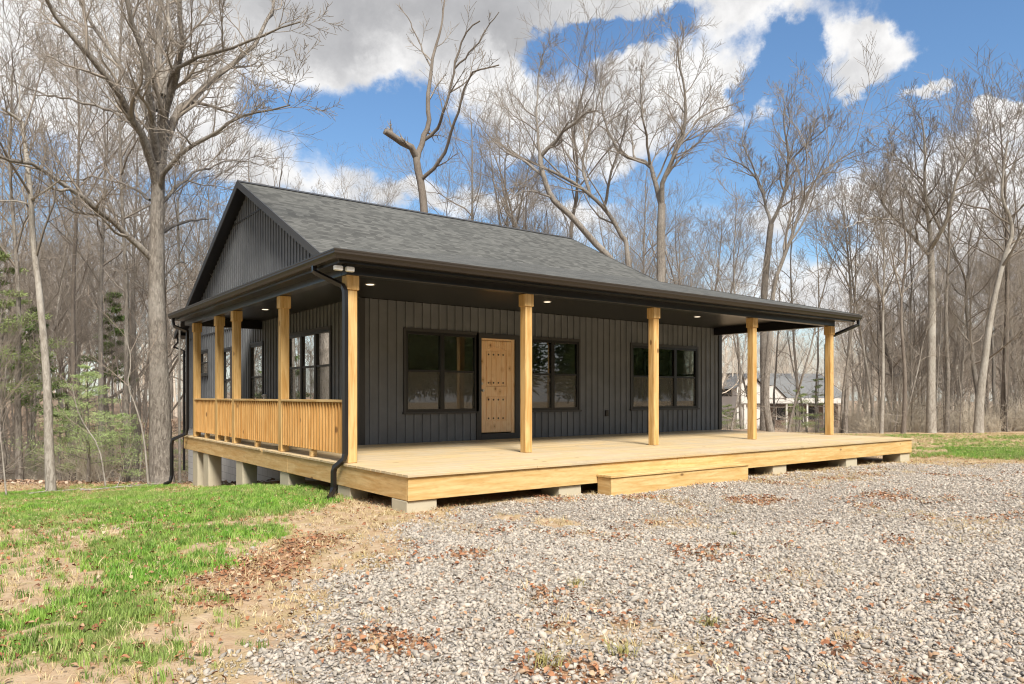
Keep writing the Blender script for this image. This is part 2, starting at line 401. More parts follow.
def window(P, r, n, glassmat='glass', single=False, mids=None):
    """double-hung window units; P(u,out,z)"""
    u0, u1, z0, z1 = r
    def bx(mb, a, b, o0, o1, c, d):
        c8 = [P(a, o0, c), P(b, o0, c), P(b, o0, d), P(a, o0, d), P(a, o1, c), P(b, o1, c), P(b, o1, d), P(a, o1, d)]
        mb.add(c8, [(0, 1, 2, 3), (7, 6, 5, 4), (0, 4, 5, 1), (1, 5, 6, 2), (2, 6, 7, 3), (3, 7, 4, 0)])
    m = MB(); T = .05; o = .035
    bx(m, u0-T, u1+T, 0, o, z1, z1+T+.01); bx(m, u0-T-.02, u1+T+.02, 0, o+.025, z0-T*.8, z0)
    bx(m, u0-T, u0, 0, o, z0, z1); bx(m, u1, u1+T, 0, o, z0, z1)
    w = m.build('window', M['casing'], house)
    m = MB(); s = MB(); scr = MB(); zm = (z0+z1)/2+.02; us = mids or [u0+(u1-u0)*i/n for i in range(n+1)]
    for i in range(n):
        a, b = us[i], us[i+1]
        bx(m, a, a+.05, -.06, .022, z0, z1); bx(m, b-.05, b, -.06, .022, z0, z1)
        bx(m, a+.05, b-.05, -.06, .020, z0, z0+.06); bx(m, a+.05, b-.05, -.06, .020, z1-.06, z1)
        bx(m, a+.05, b-.05, -.05, .008, zm-.022, zm+.022)
        s.quad(P(a+.05, -.02, zm+.02), P(b-.05, -.02, zm+.02), P(b-.05, -.02, z1-.06), P(a+.05, -.02, z1-.06))
        s.quad(P(a+.05, -.03, z0+.06), P(b-.05, -.03, z0+.06), P(b-.05, -.03, zm-.02), P(a+.05, -.03, zm-.02))
        scr.quad(P(a+.05, -.012, z0+.06), P(b-.05, -.012, z0+.06), P(b-.05, -.012, zm-.02), P(a+.05, -.012, zm-.02))
    m.build('frame', M['frame'], w); s.build('pane', M['glass'], w); scr.build('screen', M['screen'], w)
    return w
window(PF, W1, 2); window(PF, W2, 2); window(PF, W3, 3, mids=[9.36, 10.2, 11.02, 11.91])
window(PL, LWA, 3); window(PL, LWB, 1); window(PL, LWD, 1); window(PL, LWC, 1)
window(PR, RW, 2); window(PB, BW, 2)

# door
m = MB(); m.box(4.58, 4.70, YF-.035, YF+.05, 0, 2.31); m.box(5.62, 5.74, YF-.035, YF+.05, 0, 2.31); m.box(4.70, 5.62, YF-.035, YF+.05, 2.21, 2.312)
m.box(4.70, 5.62, YF-.045, YF+.10, 0, .13)
df = m.build('door_frame', M['casing'], house)
m = MB(); m.box(5.53, 5.62, YF+.0, YF+.16, .13, 2.21); m.box(4.70, 5.53, YF+.0, YF+.16, 2.17, 2.21); m.build('door_jamb', M['door'], df)
d0, d1, yb = 4.705, 5.528, YF+.025
m = MB(); m.cbox(d0, d1, yb, yb+.045, .15, 2.165, .003)
# raised rails forming an arched upper panel and a lower panel
def frame_strip(x0, x1, z0, z1): m.cbox(x0, x1, yb-.024, yb, z0, z1, .008)
st = .13
frame_strip(d0+.002, d0+st, .152, 2.16); frame_strip(d1-st, d1-.002, .152, 2.16)
frame_strip(d0+st, d1-st, .152, .40); frame_strip(d0+st, d1-st, .93, 1.16)
N = 10
for i in range(N):
    a = d0+st+(d1-d0-2*st)*i/N; b = d0+st+(d1-d0-2*st)*(i+1)/N; t = ((i+.5)/N-.5)*2
    frame_strip(a, b, 2.02-.07*t*t, 2.16)
door = m.build('door', M['door'], house)
m = MB()
for (z0, z1) in ((.42, .91), (1.18, 1.93)):
    w = (d1-d0-2*st-.04)/4
    for i in range(4):
        a = d0+st+.02+w*i; m.cbox(a+.010, a+w-.010, yb-.012, yb, z0, z1, .006)
m.build('plank_panel', M['door'], door)
m = MB(); 
for zc in (.46, .87, 1.24, 1.86):
    for i in range(4):
        xc = d0+st+.02+w*(i+.5)
        vs = [(xc+.021*math.cos(k*PI/4), yb-.013, zc+.021*math.sin(k*PI/4)) for k in range(8)]+[(xc, yb-.022, zc)]
        m = MB(); m.add(vs, [(k, (k+1) % 8, 8) for k in range(8)]); m.build('stud', M['iron'], door)
m = MB(); m.tube([(4.735, yb-.01, 1.07), (4.735, yb-.05, 1.07), (4.735, yb-.055, 1.07), (4.735, yb-.09, 1.07)], [.014, .014, .03, .026], 12); m.tube([(4.735, yb-.013, 1.07), (4.735, yb-.02, 1.07)], .035, 12); m.build('handle', M['steel'], door)
m = MB(); m.tube([(4.735, yb-.013, 1.22), (4.735, yb-.04, 1.22)], .027, 12); m.build('deadbolt', M['steel'], door)
# outlets
m = MB(); m.cbox(8.40, 8.49, YF-.07, YF-.0165, .45, .60, .006); m.build('outlet_box', M['black'], house)
m = MB(); m.cbox(XL-.09, XL-.017, 10.7, 10.8, .86, 1.0, .01); m.tube([(XL-.09, 10.75, .93), (XL-.13, 10.75, .97)], .025, 8); m.build('hose_tap', M['white'], house)

# roof
th = .05
def slab(name, polys, mat=None):
    m = MB()
    for p in polys:
        n = len(p); top = list(p); bot = [(x, y, z-th) for x, y, z in p]
        m.add(top+bot, [tuple(range(n)), tuple(range(2*n-1, n-1, -1))]+[(i, (i+1) % n, n+(i+1) % n, n+i)[::-1] for i in range(n)])
    return m.build(name, mat or M['shingle'], house)
sp = .25
def fz(y): return EZ+sp*(y-EY)
def lz(x): return EZ+sp*(x-EX)
h1x = 6.14; h1y = 7.90; h1z = main_z(h1y)
YE = YR+.35
v0 = (RX0, 5.60, main_z(5.60))
roof = slab('roof', [
    [v0, (h1x, h1y, h1z), (RX1, h1y, h1z), (RX1, RY, RZ), (RX0, RY, RZ)],
    [(RX0, RY, RZ), (RX1, RY, RZ), (RX1, YE, main_z(YE)), (RX0, YE, main_z(YE))]])
slab('porch_roof', [
    [(EX, EY, EZ), (RX1, EY, EZ), (RX1, h1y, fz(h1y)+.004), (h1x, h1y, fz(h1y)+.004)],
    [(EX, EY, EZ), (h1x, h1y, fz(h1y)+.002), (XL-.02, 5.75, lz(XL-.02)), (XL-.02, 11.35, lz(XL-.02)), (EX, 11.35, EZ)]])
m = MB()
for sgn in (-1, 1):
    m.add([(RX0-.02, RY, RZ+.03), (RX1+.02, RY, RZ+.03), (RX1+.02, RY+sgn*.16, RZ-.055), (RX0-.02, RY+sgn*.16, RZ-.055)], [(0, 1, 2, 3)])
m.build('ridge_cap', M['rake'], roof)
# rake boards (under the roof edge) and gable soffit
def rake(x0, x1, y0, z0, y1, z1, h=.17, dz=.0):
    m.add([(x0, y0, z0-dz), (x1, y0, z0-dz), (x1, y1, z1-dz), (x0, y1, z1-dz), (x0, y0, z0-h), (x1, y0, z0-h), (x1, y1, z1-h), (x0, y1, z1-h)],
          [(0, 1, 2, 3), (7, 6, 5, 4), (0, 4, 5, 1), (1, 5, 6, 2), (2, 6, 7, 3), (3, 7, 4, 0)])
m = MB()
for xa, xb in ((RX0-.03, RX0-.001), (RX1+.001, RX1+.03)):
    if xa > 5: m.build('rake_board', M['rake'], roof); m = MB()
    y0 = 5.4 if xa < 5 else 7.9
    rake(xa, xb, y0, main_z(y0)+.012, RY, RZ+.012, .19); rake(xa, xb, RY, RZ+.012, YE, main_z(YE)+.012, .19)
rake(RX1+.001, RX1+.03, EY, EZ+.012, 7.9, fz(7.9)+.012, .17)
m.build('rake_board', M['rake'], roof)
m = MB()
for xa, xb in ((RX0, XL-.02), (XR+.02, RX1)):
    for ya, yb2 in ((5.8, RY), (RY, YE)):
        m.quad((xa, ya, main_z(ya)-.17), (xb, ya, main_z(ya)-.17), (xb, yb2, main_z(yb2)-.17), (xa, yb2, main_z(yb2)-.17))
m.quad((RX0, YR+.02, 3.02), (RX1, YR+.02, 3.02), (RX1, YE, main_z(YE)-.17), (RX0, YE, main_z(YE)-.17))
m.build('soffit', M['black'], roof)
m = MB(); m.box(RX0-.02, RX1+.02, YE+.001, YE+.12, main_z(YE)-.14, main_z(YE)-.01); m.build('gutter', M['black'], house)
m = MB(); m.tube([(RX0+.1, YE+.06, 2.95), (RX0+.1, YE+.06, 2.8), (RX0-.1, YR+.1, 2.62), (RX0+.22, YR+.07, 2.5), (RX0+.22, YR+.07, -1.6)], .04, 4); m.build('downspout', M['black'], house)

# fascia, soffit and ceiling of the porch
m = MB()
m.box(EX+.10, RX1, EY+.10, EY+.13, EZ-.17, EZ-.045); m.box(EX+.10, EX+.13, EY+.13, 11.35, EZ-.17, EZ-.045)
m.build('fascia', M['black'], house)
m = MB()
m.box(EX+.11, RX1, EY+.131, 1.80, EZ-.165, EZ-.15); m.box(EX+.131, .03, 1.80, 11.35, EZ-.165, EZ-.15)
m.build('porch_soffit', M['soffit'], house)
m = MB(); m.box(.17, XR-.0, 1.99, YF-.02, 2.865, 2.89); m.box(.17, XL-.02, YF-.02, 11.2, 2.865, 2.89); m.build('porch_ceiling', M['soffit'], house)
m = MB(); m.cbox(.02, 12.81, 1.81, 1.99, 2.66, 2.87, .006); m.cbox(.02, .18, 1.99, 11.2, 2.66, 2.87, .006); m.cbox(12.64, 12.81, 1.99, YF-.02, 2.66, 2.868, .006); m.cbox(.18, XL-.02, 11.04, 11.2, 2.66, 2.867, .006)
m.build('porch_beam', M['black'], house)
m = MB(); m.quad((RX1-.004, EY+.2, 2.86), (RX1-.004, 7.9, 2.86), (RX1-.004, 7.9, fz(7.9)-.05), (RX1-.004, EY+.2, fz(EY+.2)-.05)); m.box(12.81, RX1, 1.80, 7.9, 2.86, 2.88); m.build('gable_infill', M['black'], house)
# K-style gutters
prof = [(.115, .0), (.13, .0), (.13, -.02), (.125, -.03), (.125, -.055), (.10, -.085), (.085, -.12), (.0, -.12), (.0, -.006)]   # (out, z) from the fascia face
def gutter_run(path):
    m = MB(); rings = []
    for (x, y, ox, oy) in path: rings.append([(x+ox*o, y+oy*o, EZ-.012+z) for o, z in prof])
    n = len(prof)
    for r in range(len(rings)-1):
        m.add(rings[r]+rings[r+1], [(i, i+1, n+i+1, n+i) for i in range(n-1)])
    m.add(rings[0], [tuple(range(n))]); m.add(rings[-1], [tuple(range(n-1, -1, -1))])
    return m
bx0, by0 = EX+.10, EY+.10
g = gutter_run([(bx0, 11.37, -1, 0), (bx0, by0, -1, -1), (RX1+.1, by0, 0, -1)])
gut = g.build('gutter', M['gutter'], house)
# downspouts
def spout(pts): 
    m = MB(); m.tube(pts, .042, 4); return m.build('downspout', M['black'], house)
spout([(bx0-.06, 2.30, 2.82), (bx0-.06, 2.30, 2.74), (bx0-.03, 2.24, 2.70), (-.02, 1.86, 2.50), (-.012, 1.80, 2.42), (-.012, 1.79, 2.2), (-.012, 1.79, .14), (-.03, 1.80, .06), (-.11, 1.92, -.05), (-.12, 1.94, -.12), (-.12, 1.94, -.34), (-.17, 1.88, -.42), (-.30, 1.72, -.45)])
spout([(bx0-.06, 11.1, 2.82), (bx0-.06, 11.1, 2.72), (bx0-.05, 11.05, 2.62), (-.04, 10.68, 2.48), (-.045, 10.66, 2.3), (-.045, 10.66, .18), (-.06, 10.7, .06), (-.30, 10.95, -.08), (-.32, 10.98, -.2), (-.32, 10.98, -.95), (-.36, 10.95, -1.08), (-.5, 10.9, -1.13)])
spout([(RX1+.02, by0-.06, 2.82), (RX1+.02, by0-.06, 2.70), (RX1-.06, by0+.0, 2.66), (12.88, 1.95, 2.42), (12.84, 2.02, 2.30), (12.80, 2.04, 2.2), (12.80, 2.04, .1), (12.87, 2.04, -.5)])
# recessed lights and flood light
for i, (x, y) in enumerate(((1.29, 3.69), (5.2, 3.66), (9.88, 3.65), (1.05, 8.4))):
    if i == 0:
        m = MB(); m.tube([(x, y, 2.866), (x, y, 2.858)], .085, 20); L0 = m.build('recessed_light', M['white'], house)
        m = MB(); m.tube([(x, y, 2.862), (x, y, 2.855)], .065, 20); D0 = m.build('lens', M['lit'], L0)
    else:
        c = dup(L0, house, (x-1.29, y-3.69, 0)); dup(D0, c, (0, 0, 0))
m = MB(); m.tube([(-.06, 1.70, 2.775), (-.06, 1.70, 2.73)], .05, 14); m.tube([(-.06, 1.70, 2.74), (-.14, 1.66, 2.70)], .02, 8); m.tube([(-.06, 1.70, 2.74), (.02, 1.66, 2.70)], .02, 8)
FL = m.build('flood_light', M['black'], house)
for sx in (-1, 1):
    m = MB(); cx0 = -.10+sx*.085
    m.cbox(cx0-.062, cx0+.062, 1.60, 1.66, 2.665, 2.735, .01); hd = m.build('lamp_head', M['white'], FL)

# posts
def post(x, y, base=-.0):
    m = MB(); m.cbox(x-.072, x+.072, y-.072, y+.072, 0.001, 2.659, .006); return m
POSTS = [(.12, 1.905), (3.29, 1.905), (6.42, 1.905), (9.58, 1.905), (12.72, 1.905), (.115, 4.60), (.115, 7.31), (.115, 8.54), (.115, 10.42)]
p0 = post(*POSTS[0]).build('porch_post', M['woodz'], house)
m = MB(); x, y = POSTS[0]; e = .02
m.cbox(x-.072-e, x+.072+e, y-.072-e, y-.0725, 2.45, 2.655, .004); m.cbox(x-.072-e, x+.072+e, y+.0725, y+.072+e, 2.45, 2.655, .004)
m.cbox(x-.072-e, x-.0725, y-.072, y+.072, 2.45, 2.655, .004); m.cbox(x+.0725, x+.072+e, y-.072, y+.072, 2.45, 2.655, .004)
c0 = m.build('post_collar', M['woodz'], p0)
for (px, py) in POSTS[1:]:
    c = dup(p0, house, (px-x, py-y, 0)); dup(c0, c, (0, 0, 0))
# deck
rng = random.Random(4)
m = MB(); w = .1365; pit = .144; row = 0; y = -.03
while y < YF-.02:
    yy = min(y+w, YF-.02); xe = 12.85
    cuts = [-.02]; c = rng.uniform(1.2, 4.5)
    while c < xe-.6: cuts.append(c); c += rng.choice([3.05, 3.66, 4.88])
    cuts.append(xe)
    for a, b in zip(cuts, cuts[1:]):
        dz = rng.uniform(-.0012, .0012); m.cbox(a+(.002 if a > 0 else 0), b-.002, y, yy, -.034+dz, dz, .003)
    y += pit
while y < 11.22:
    m.cbox(-.02, XL-.036, y, min(y+w, 11.24), -.034, rng.uniform(-.001, .001), .003); y += pit
deck = m.build('deck', M['deck'], house)
m = MB(); 
xs = [0, 4.88, 8.53, 12.82]
for a, b in zip(xs, xs[1:]): m.cbox(a, b-.003, 0, .038, -.32, -.036, .004)
m.cbox(12.78, 12.82, .04, YF, -.32, -.037, .004)
m.build('rim_board', M['woodx'], deck)
m = MB()
ys = [.0385, 4.1, 7.9, 11.2]
for a, b in zip(ys, ys[1:]): m.cbox(0, .038, a, b-.003, -.32, -.036, .004)
m.build('rim_board', M['woody'], deck)
m = MB()
for k in range(30): 
    xx = .4+k*.41; m.box(xx, xx+.038, .04, YF, -.27, -.037)
for k in range(14): m.box(.04, XL, 5.5+k*.41, 5.54+k*.41, -.27, -.037)
m.build('joist', M['woody'], deck)
m = MB(); m.cbox(3.10, 6.36, -.31, -.003, -.225, -.188, .006)
step = m.build('step', M['woodx'], house)
m = MB(); m.cbox(3.12, 6.34, -.29, -.25, -.62, -.226, .004); m.build('riser', M['woodx'], step)
m = MB(); m.cbox(3.12, 3.158, -.249, -.004, -.62, -.227, .004); m.build('side_board', M['woody'], step); m = MB(); m.cbox(6.30, 6.338, -.249, -.004, -.62, -.227, .004); m.build('side_board', M['woody'], step)
# piers
m = MB(); m.cbox(.0, .42, .03, .43, -1.7, -.325, .008); P0 = m.build('pier', M['pier'], house)
for (x, y) in ((2.42, .04), (5.0, .04), (7.56, .04), (10.1, .04), (12.38, .04), (12.38, 2.6)):
    dup(P0, house, (x, y-.03, 0.0))
m = MB(); m.cbox(.02, .30, 1.70, 2.12, -1.8, -.325, .008); P1 = m.build('pier', M['pier'], house)
for y in (4.1, 6.6, 9.05, 9.98): dup(P1, house, (0, y-1.70, 0))
# railings
def railing(y0, y1):
    m = MB(); m.cbox(.035, .175, y0, y1, .858, .895, .005); r = m.build('railing', M['woody'], house)
    m = MB(); m.cbox(.087, .125, y0, y1, .77, .855, .003); m.cbox(.087, .125, y0, y1, .14, .22, .003); m.build('rail_beam', M['woody'], r)
    n = max(2, int(round((y1-y0)/.118))); sp_ = (y1-y0)/n
    b0 = None
    for i in range(n):
        yy = y0+(i+.5)*sp_
        if b0 is None:
            m = MB(); m.cbox(.048, .086, yy-.019, yy+.019, .12, .856, .003); b0 = m.build('baluster', M['baluster'], r); yb0 = yy
        else: dup(b0, r, (0, yy-yb0, 0))
    m = MB(); ym = (y0+y1)/2; m.cbox(.06, .15, ym-.045, ym+.045, .001, .139, .004); m.build('rail_block', M['woody'], r)
railing(1.98, 4.525); railing(4.675, 7.235); railing(7.385, 8.465); railing(8.615, 10.345)
tag(house)

# ------------------------------------------------------------------ ground
def lines(lo, hi, a, b, fine, grow=1.16, mx=6.0):
    l = list(np.arange(a, b+1e-6, fine)); s = fine; x = a; left = []
    while x > lo: s = min(s*grow, mx); x -= s; left.append(x)
    s = fine; x = l[-1]; right = []
    while x < hi: s = min(s*grow, mx); x += s; right.append(x)
    return np.array(left[::-1]+l+right)
gx = lines(-260, 420, -9, 20, .085); gy = lines(-120, 420, -8.5, 19, .085)
X, Y = np.meshgrid(gx, gy); Z = height(X, Y)
g, a, l, fo = masks(X.ravel(), Y.ravel())
V = np.stack([X.ravel(), Y.ravel(), Z.ravel()], 1); nx, ny = len(gx), len(gy)
I = (np.arange(ny-1)[:, None]*nx+np.arange(nx-1)[None]).ravel()
Q = np.stack([I, I+1, I+nx+1, I+nx], 1)
def f_ground(t):
    p = WP(t)
    col = ATT(t, 'masks', out='Color'); s = t.add('ShaderNodeSeparateColor', ins={0: col}).outputs
    fo = ATT(t, 'forest')
    n1 = t.noise(p, 1.1, 5, .6); n2 = t.noise(p, 9, 4, .6); n3 = t.noise(p, 45, 3, .65)
    sand = t.mix(t.mr(n1, .3, .7), (.49, .385, .27), (.41, .30, .195)); sand = t.mix(t.mr(n2, .35, .75), sand, (.35, .235, .14))
    sand = t.mix(t.mr(n3, .55, .8, 0, .6), sand, (.26, .15, .07))
    straw = t.mix(n3, (.44, .35, .20), (.30, .22, .11))
    sand = t.mix(t.mr(t.noise(p, 2.3, 3), .5, .65), sand, straw)
    vo = t.add('ShaderNodeTexVoronoi', ins={'Vector': p}); vo.inputs['Scale'].default_value = 27
    vs = t.add('ShaderNodeSeparateColor', ins={0: vo.outputs['Color']}).outputs
    peb = t.ramp(vs[0], [(0, (.20, .19, .18)), (.4, (.36, .34, .32)), (.7, (.44, .41, .38)), (1, (.42, .30, .22))])
    grav = t.mix(t.mr(vo.outputs['Distance'], .35, .62), peb, (.27, .23, .185))
    grs = t.mix(n3, (.12, .20, .04), (.22, .22, .08)); grs = t.mix(t.mr(n2, .5, .7), grs, (.30, .22, .12))
    leaf = t.mix(n2, (.36, .20, .11), (.22, .115, .06)); leaf = t.mix(t.mr(n3, .45, .7), leaf, (.42, .30, .20))
    lf2 = t.mix(n2, (.40, .29, .21), (.24, .16, .11)); lf2 = t.mix(t.mr(n3, .4, .7), lf2, (.44, .35, .27)); lf2 = t.mix(t.mr(n1, .5, .7, 0, .5), lf2, (.20, .17, .08))
    leaf = t.mix(fo, leaf, lf2)
    edge = t.math('ADD', t.math('MULTIPLY', t.math('SUBTRACT', n3, .5), .6), t.math('MULTIPLY', t.math('SUBTRACT', n2, .5), .6))
    c = sand
    c = t.mix(t.mr(t.math('ADD', s[1], edge), .35, .65), c, grs)
    c = t.mix(t.mr(t.math('ADD', s[0], edge), .35, .65), c, grav)
    c = t.mix(t.mr(t.math('ADD', s[2], edge), .4, .75), c, leaf)
    h = t.math('ADD', t.math('MULTIPLY', n2, .6), t.math('ADD', t.math('MULTIPLY', n3, .4), t.math('MULTIPLY', t.math('SUBTRACT', 1, vo.outputs['Distance']), t.math('MULTIPLY', s[0], .8))))
    return c, h
M['ground'] = material('ground', f_ground, .95, .1, (.8, .03))
me = arr_mesh('ground', V, Q, M['ground'])
ca = me.color_attributes.new('masks', 'FLOAT_COLOR', 'POINT'); ca.data.foreach_set('color', np.stack([g, a, l, np.ones_like(g)], 1).astype(np.float32).ravel())
fa = me.attributes.new('forest', 'FLOAT', 'POINT'); fa.data.foreach_set('value', fo.astype(np.float32))
gr = bpy.data.objects.new('ground', me); COL.objects.link(gr); gr['kind'] = 'structure'

# ------------------------------------------------------------------ scattered stuff by geometry nodes
def scatter(name, pos, scl, srcs, mat, label, cat, rot=None, seed=0, tilt=1.0):
    r = np.random.default_rng(seed); n = len(pos)
    if rot is None: rot = np.stack([r.uniform(-tilt, tilt, n), r.uniform(-tilt, tilt, n), r.uniform(0, 2*PI, n)], 1)
    me = bpy.data.meshes.new(name); me.vertices.add(n); me.vertices.foreach_set('co', pos.astype(np.float32).ravel())
    def at_(nm, ty, v, key='value'): me.attributes.new(nm, ty, 'POINT').data.foreach_set(key, v.astype(np.float32).ravel() if ty != 'INT' else v.astype(np.int32))
    at_('prot', 'FLOAT_VECTOR', rot, 'vector'); at_('pscl', 'FLOAT', scl); at_('pidx', 'INT', r.integers(0, len(srcs), n)); at_('tone', 'FLOAT', r.random(n))
    me.materials.append(mat)
    o = bpy.data.objects.new(name, me); COL.objects.link(o); tag(o, label, cat, kind='stuff')
    c = bpy.data.collections.new(name+'_pieces')
    for k, sme in enumerate(srcs):
        so = bpy.data.objects.new('%s_piece_%02d' % (name, k), sme); c.objects.link(so)
    ng = bpy.data.node_groups.new(name+'_scatter', 'GeometryNodeTree')
    ng.interface.new_socket('Geometry', in_out='INPUT', socket_type='NodeSocketGeometry'); ng.interface.new_socket('Geometry', in_out='OUTPUT', socket_type='NodeSocketGeometry')
    N_ = ng.nodes; L_ = ng.links
    gi = N_.new('NodeGroupInput'); go = N_.new('NodeGroupOutput'); ip = N_.new('GeometryNodeInstanceOnPoints'); ci = N_.new('GeometryNodeCollectionInfo')
    ci.inputs['Collection'].default_value = c; ci.inputs['Separate Children'].default_value = True; ci.inputs['Reset Children'].default_value = True
    def na(nm, ty):
        q = N_.new('GeometryNodeInputNamedAttribute'); q.data_type = ty; q.inputs['Name'].default_value = nm; return q.outputs['Attribute']
    mp = N_.new('GeometryNodeMeshToPoints')
    L_.new(gi.outputs[0], mp.inputs[0]); L_.new(mp.outputs[0], ip.inputs['Points']); L_.new(ci.outputs[0], ip.inputs['Instance'])
    ip.inputs['Pick Instance'].default_value = True; L_.new(na('pidx', 'INT'), ip.inputs['Instance Index'])
    e2r = N_.new('FunctionNodeEulerToRotation'); L_.new(na('prot', 'FLOAT_VECTOR'), e2r.inputs[0]); L_.new(e2r.outputs[0], ip.inputs['Rotation'])
    L_.new(na('pscl', 'FLOAT'), ip.inputs['Scale']); L_.new(ip.outputs[0], go.inputs[0])
    md = o.modifiers.new('scatter', 'NODES'); md.node_group = ng
    return o
R = np.random.default_rng(7)
def wedge(n, d0, d1, k=.80, margin=.6, seed=0, p=1.0):
    """n random points in the ground in front of the camera place, uniform in area"""
    r = np.random.default_rng(seed); d = np.sqrt(r.uniform(d0*d0, d1*d1, n)); u = r.uniform(-1, 1, n)*(k*d+margin)
    x = CP[0]+FW[0]*d+RT[0]*u; y = CP[1]+FW[1]*d+RT[1]*u; return x, y, d
def footprint(x, y):    # under the house: keep clear
    return (x > 2.0) & (x < 13) & (y > 5.4) & (y < 19)
# stones
def stone(seed):
    r = np.random.default_rng(seed)
    ph = (1+5**.5)/2
    v = np.array([(-1, ph, 0), (1, ph, 0), (-1, -ph, 0), (1, -ph, 0), (0, -1, ph), (0, 1, ph), (0, -1, -ph), (0, 1, -ph), (ph, 0, -1), (ph, 0, 1), (-ph, 0, -1), (-ph, 0, 1)])/1.9
    f = np.array([(0, 11, 5), (0, 5, 1), (0, 1, 7), (0, 7, 10), (0, 10, 11), (1, 5, 9), (5, 11, 4), (11, 10, 2), (10, 7, 6), (7, 1, 8), (3, 9, 4), (3, 4, 2), (3, 2, 6), (3, 6, 8), (3, 8, 9), (4, 9, 5), (2, 4, 11), (6, 2, 10), (8, 6, 7), (9, 8, 1)])
    v = v*(1+r.uniform(-.50, .30, (12, 1)))*np.array([1.15, r.uniform(.55, .9), r.uniform(.38, .65)])+r.normal(0, .07, (12, 3))
    return v*.5, f
def f_stone(t):
    tn = ATT(t, 'tone', 'INSTANCER')
    c = t.ramp(tn, [(0, (.22, .205, .185)), (.2, (.315, .295, .265)), (.5, (.41, .375, .33)), (.78, (.46, .42, .37)), (.93, (.55, .50, .435)), (.97, (.36, .27, .19)), (1, (.30, .18, .11))])
    return t.mix(t.mr(t.noise(WP(t), 60, 3), .4, .7, 0, .35), c, (.42, .33, .25)), t.noise(WP(t), 140, 2)
M['stone'] = material('gravel_stone', f_stone, .9, .2, (.4, .003))
stones = []
for k in range(8):
    v, f = stone(k+3); stones.append(arr_mesh('stone_%d' % k, v, f, M['stone'], False))
xs_, ys_, ds_ = [], [], []
for (n, a_, b_, sd) in ((120000, 3.0, 8.0, 1), (240000, 8.0, 18.5, 2)):
    x, y, d = wedge(n, a_, b_, .76, .5, sd)
    g_, a__, l_, f__ = masks(x, y)
    keep = (R.random(n) < np.clip(g_*1.1, 0, 1)*(1-.35*l_)) | (R.random(n) < .012*(x > -3)*(1-f__))
    keep &= ~((y > -.0) & (x > -.1) & (x < 12.75)) & (x < 21)
    xs_.append(x[keep]); ys_.append(y[keep]); ds_.append(d[keep])
x = np.concatenate(xs_); y = np.concatenate(ys_); d = np.concatenate(ds_)
sc = R.lognormal(math.log(.0235), .42, len(x))*np.clip(.9+.012*d, .9, 1.1); sc = np.clip(sc, .013, .065)
z = height(x, y)+sc*.10+R.uniform(0, .008, len(x))
scatter('gravel', np.stack([x, y, z], 1), sc, stones, M['stone'], 'loose pale grey crushed stone covering the drive in front of the deck', 'gravel', seed=5, tilt=.8)
print('stones', len(x))
# leaves
def leaf_mesh(seed, mat):
    r = np.random.default_rng(seed); n = 5
    v = []; 
    for i in range(n):
        u = i/(n-1); w = .34*math.sin(PI*(.08+.86*u))*r.uniform(.8, 1.2); zc = .18*math.sin(PI*u)*r.uniform(.5, 1.3); up = r.uniform(.05, .22)
        v += [(u-.5, -w, zc+up), (u-.5, 0, zc), (u-.5, w, zc+up*r.uniform(.3, 1.3))]
    f = []
    for i in range(n-1):
        for j in (0, 1): f.append((i*3+j, i*3+j+1, i*3+j+4, i*3+j+3))
    return arr_mesh('leaf_%d' % seed, np.array(v), np.array(f), mat, True)
def f_leaf(t):
    tn = ATT(t, 'tone', 'INSTANCER')
    return t.ramp(tn, [(0, (.12, .06, .035)), (.25, (.24, .105, .055)), (.5, (.34, .15, .075)), (.75, (.38, .22, .13)), (.92, (.44, .32, .21)), (1, (.50, .40, .29))])
M['leaf'] = material('dry_leaf', f_leaf, .8, .2)
def f_leaf2(t):
    tn = ATT(t, 'tone', 'INSTANCER')
    return t.ramp(tn, [(0, (.20, .13, .09)), (.35, (.33, .22, .15)), (.7, (.46, .34, .25)), (1, (.58, .48, .38))])
M['leaf2'] = material('faded_leaf', f_leaf2, .85, .15)
lv = [leaf_mesh(k, M['leaf']) for k in range(5)]; lv2 = [leaf_mesh(k+9, M['leaf2']) for k in range(5)]
x, y, d = wedge(170000, 3.0, 19, .8, 1.0, 11); g_, a_, l_, f_ = masks(x, y)
pr_ = np.clip(l_*(.95)+.007+.02*(g_<.4)+.32*a_*(fbm(x*.9, y*.9, 81)>.42)+.05*(x < 1.0), 0, 1)*(1-f_)
keep = (R.random(len(x)) < pr_) & ~((y > .3) & (x > .3) & (x < 12.7)) & (x < 20)
x, y, d = x[keep], y[keep], d[keep]; sc = R.uniform(.022, .045, len(x))
scatter('dry_leaves', np.stack([x, y, height(x, y)+.012+R.uniform(0, .02, len(x))], 1), sc, lv, M['leaf'], 'reddish brown dead leaves lying over the dirt and gravel', 'leaves', seed=6, tilt=.6)
x, y, d = wedge(60000, 15, 46, .95, 1.0, 12); g_, a_, l_, f_ = masks(x, y)
keep = (R.random(len(x)) < f_*.95) & ~footprint(x, y) & (x < 14); x, y = x[keep], y[keep]; sc = R.uniform(.07, .14, len(x))
scatter('forest_litter', np.stack([x, y, height(x, y)+.03], 1), sc, lv2, M['leaf2'], 'faded brown leaf litter on the floor of the wood left of the house', 'leaf litter', seed=8, tilt=.7)
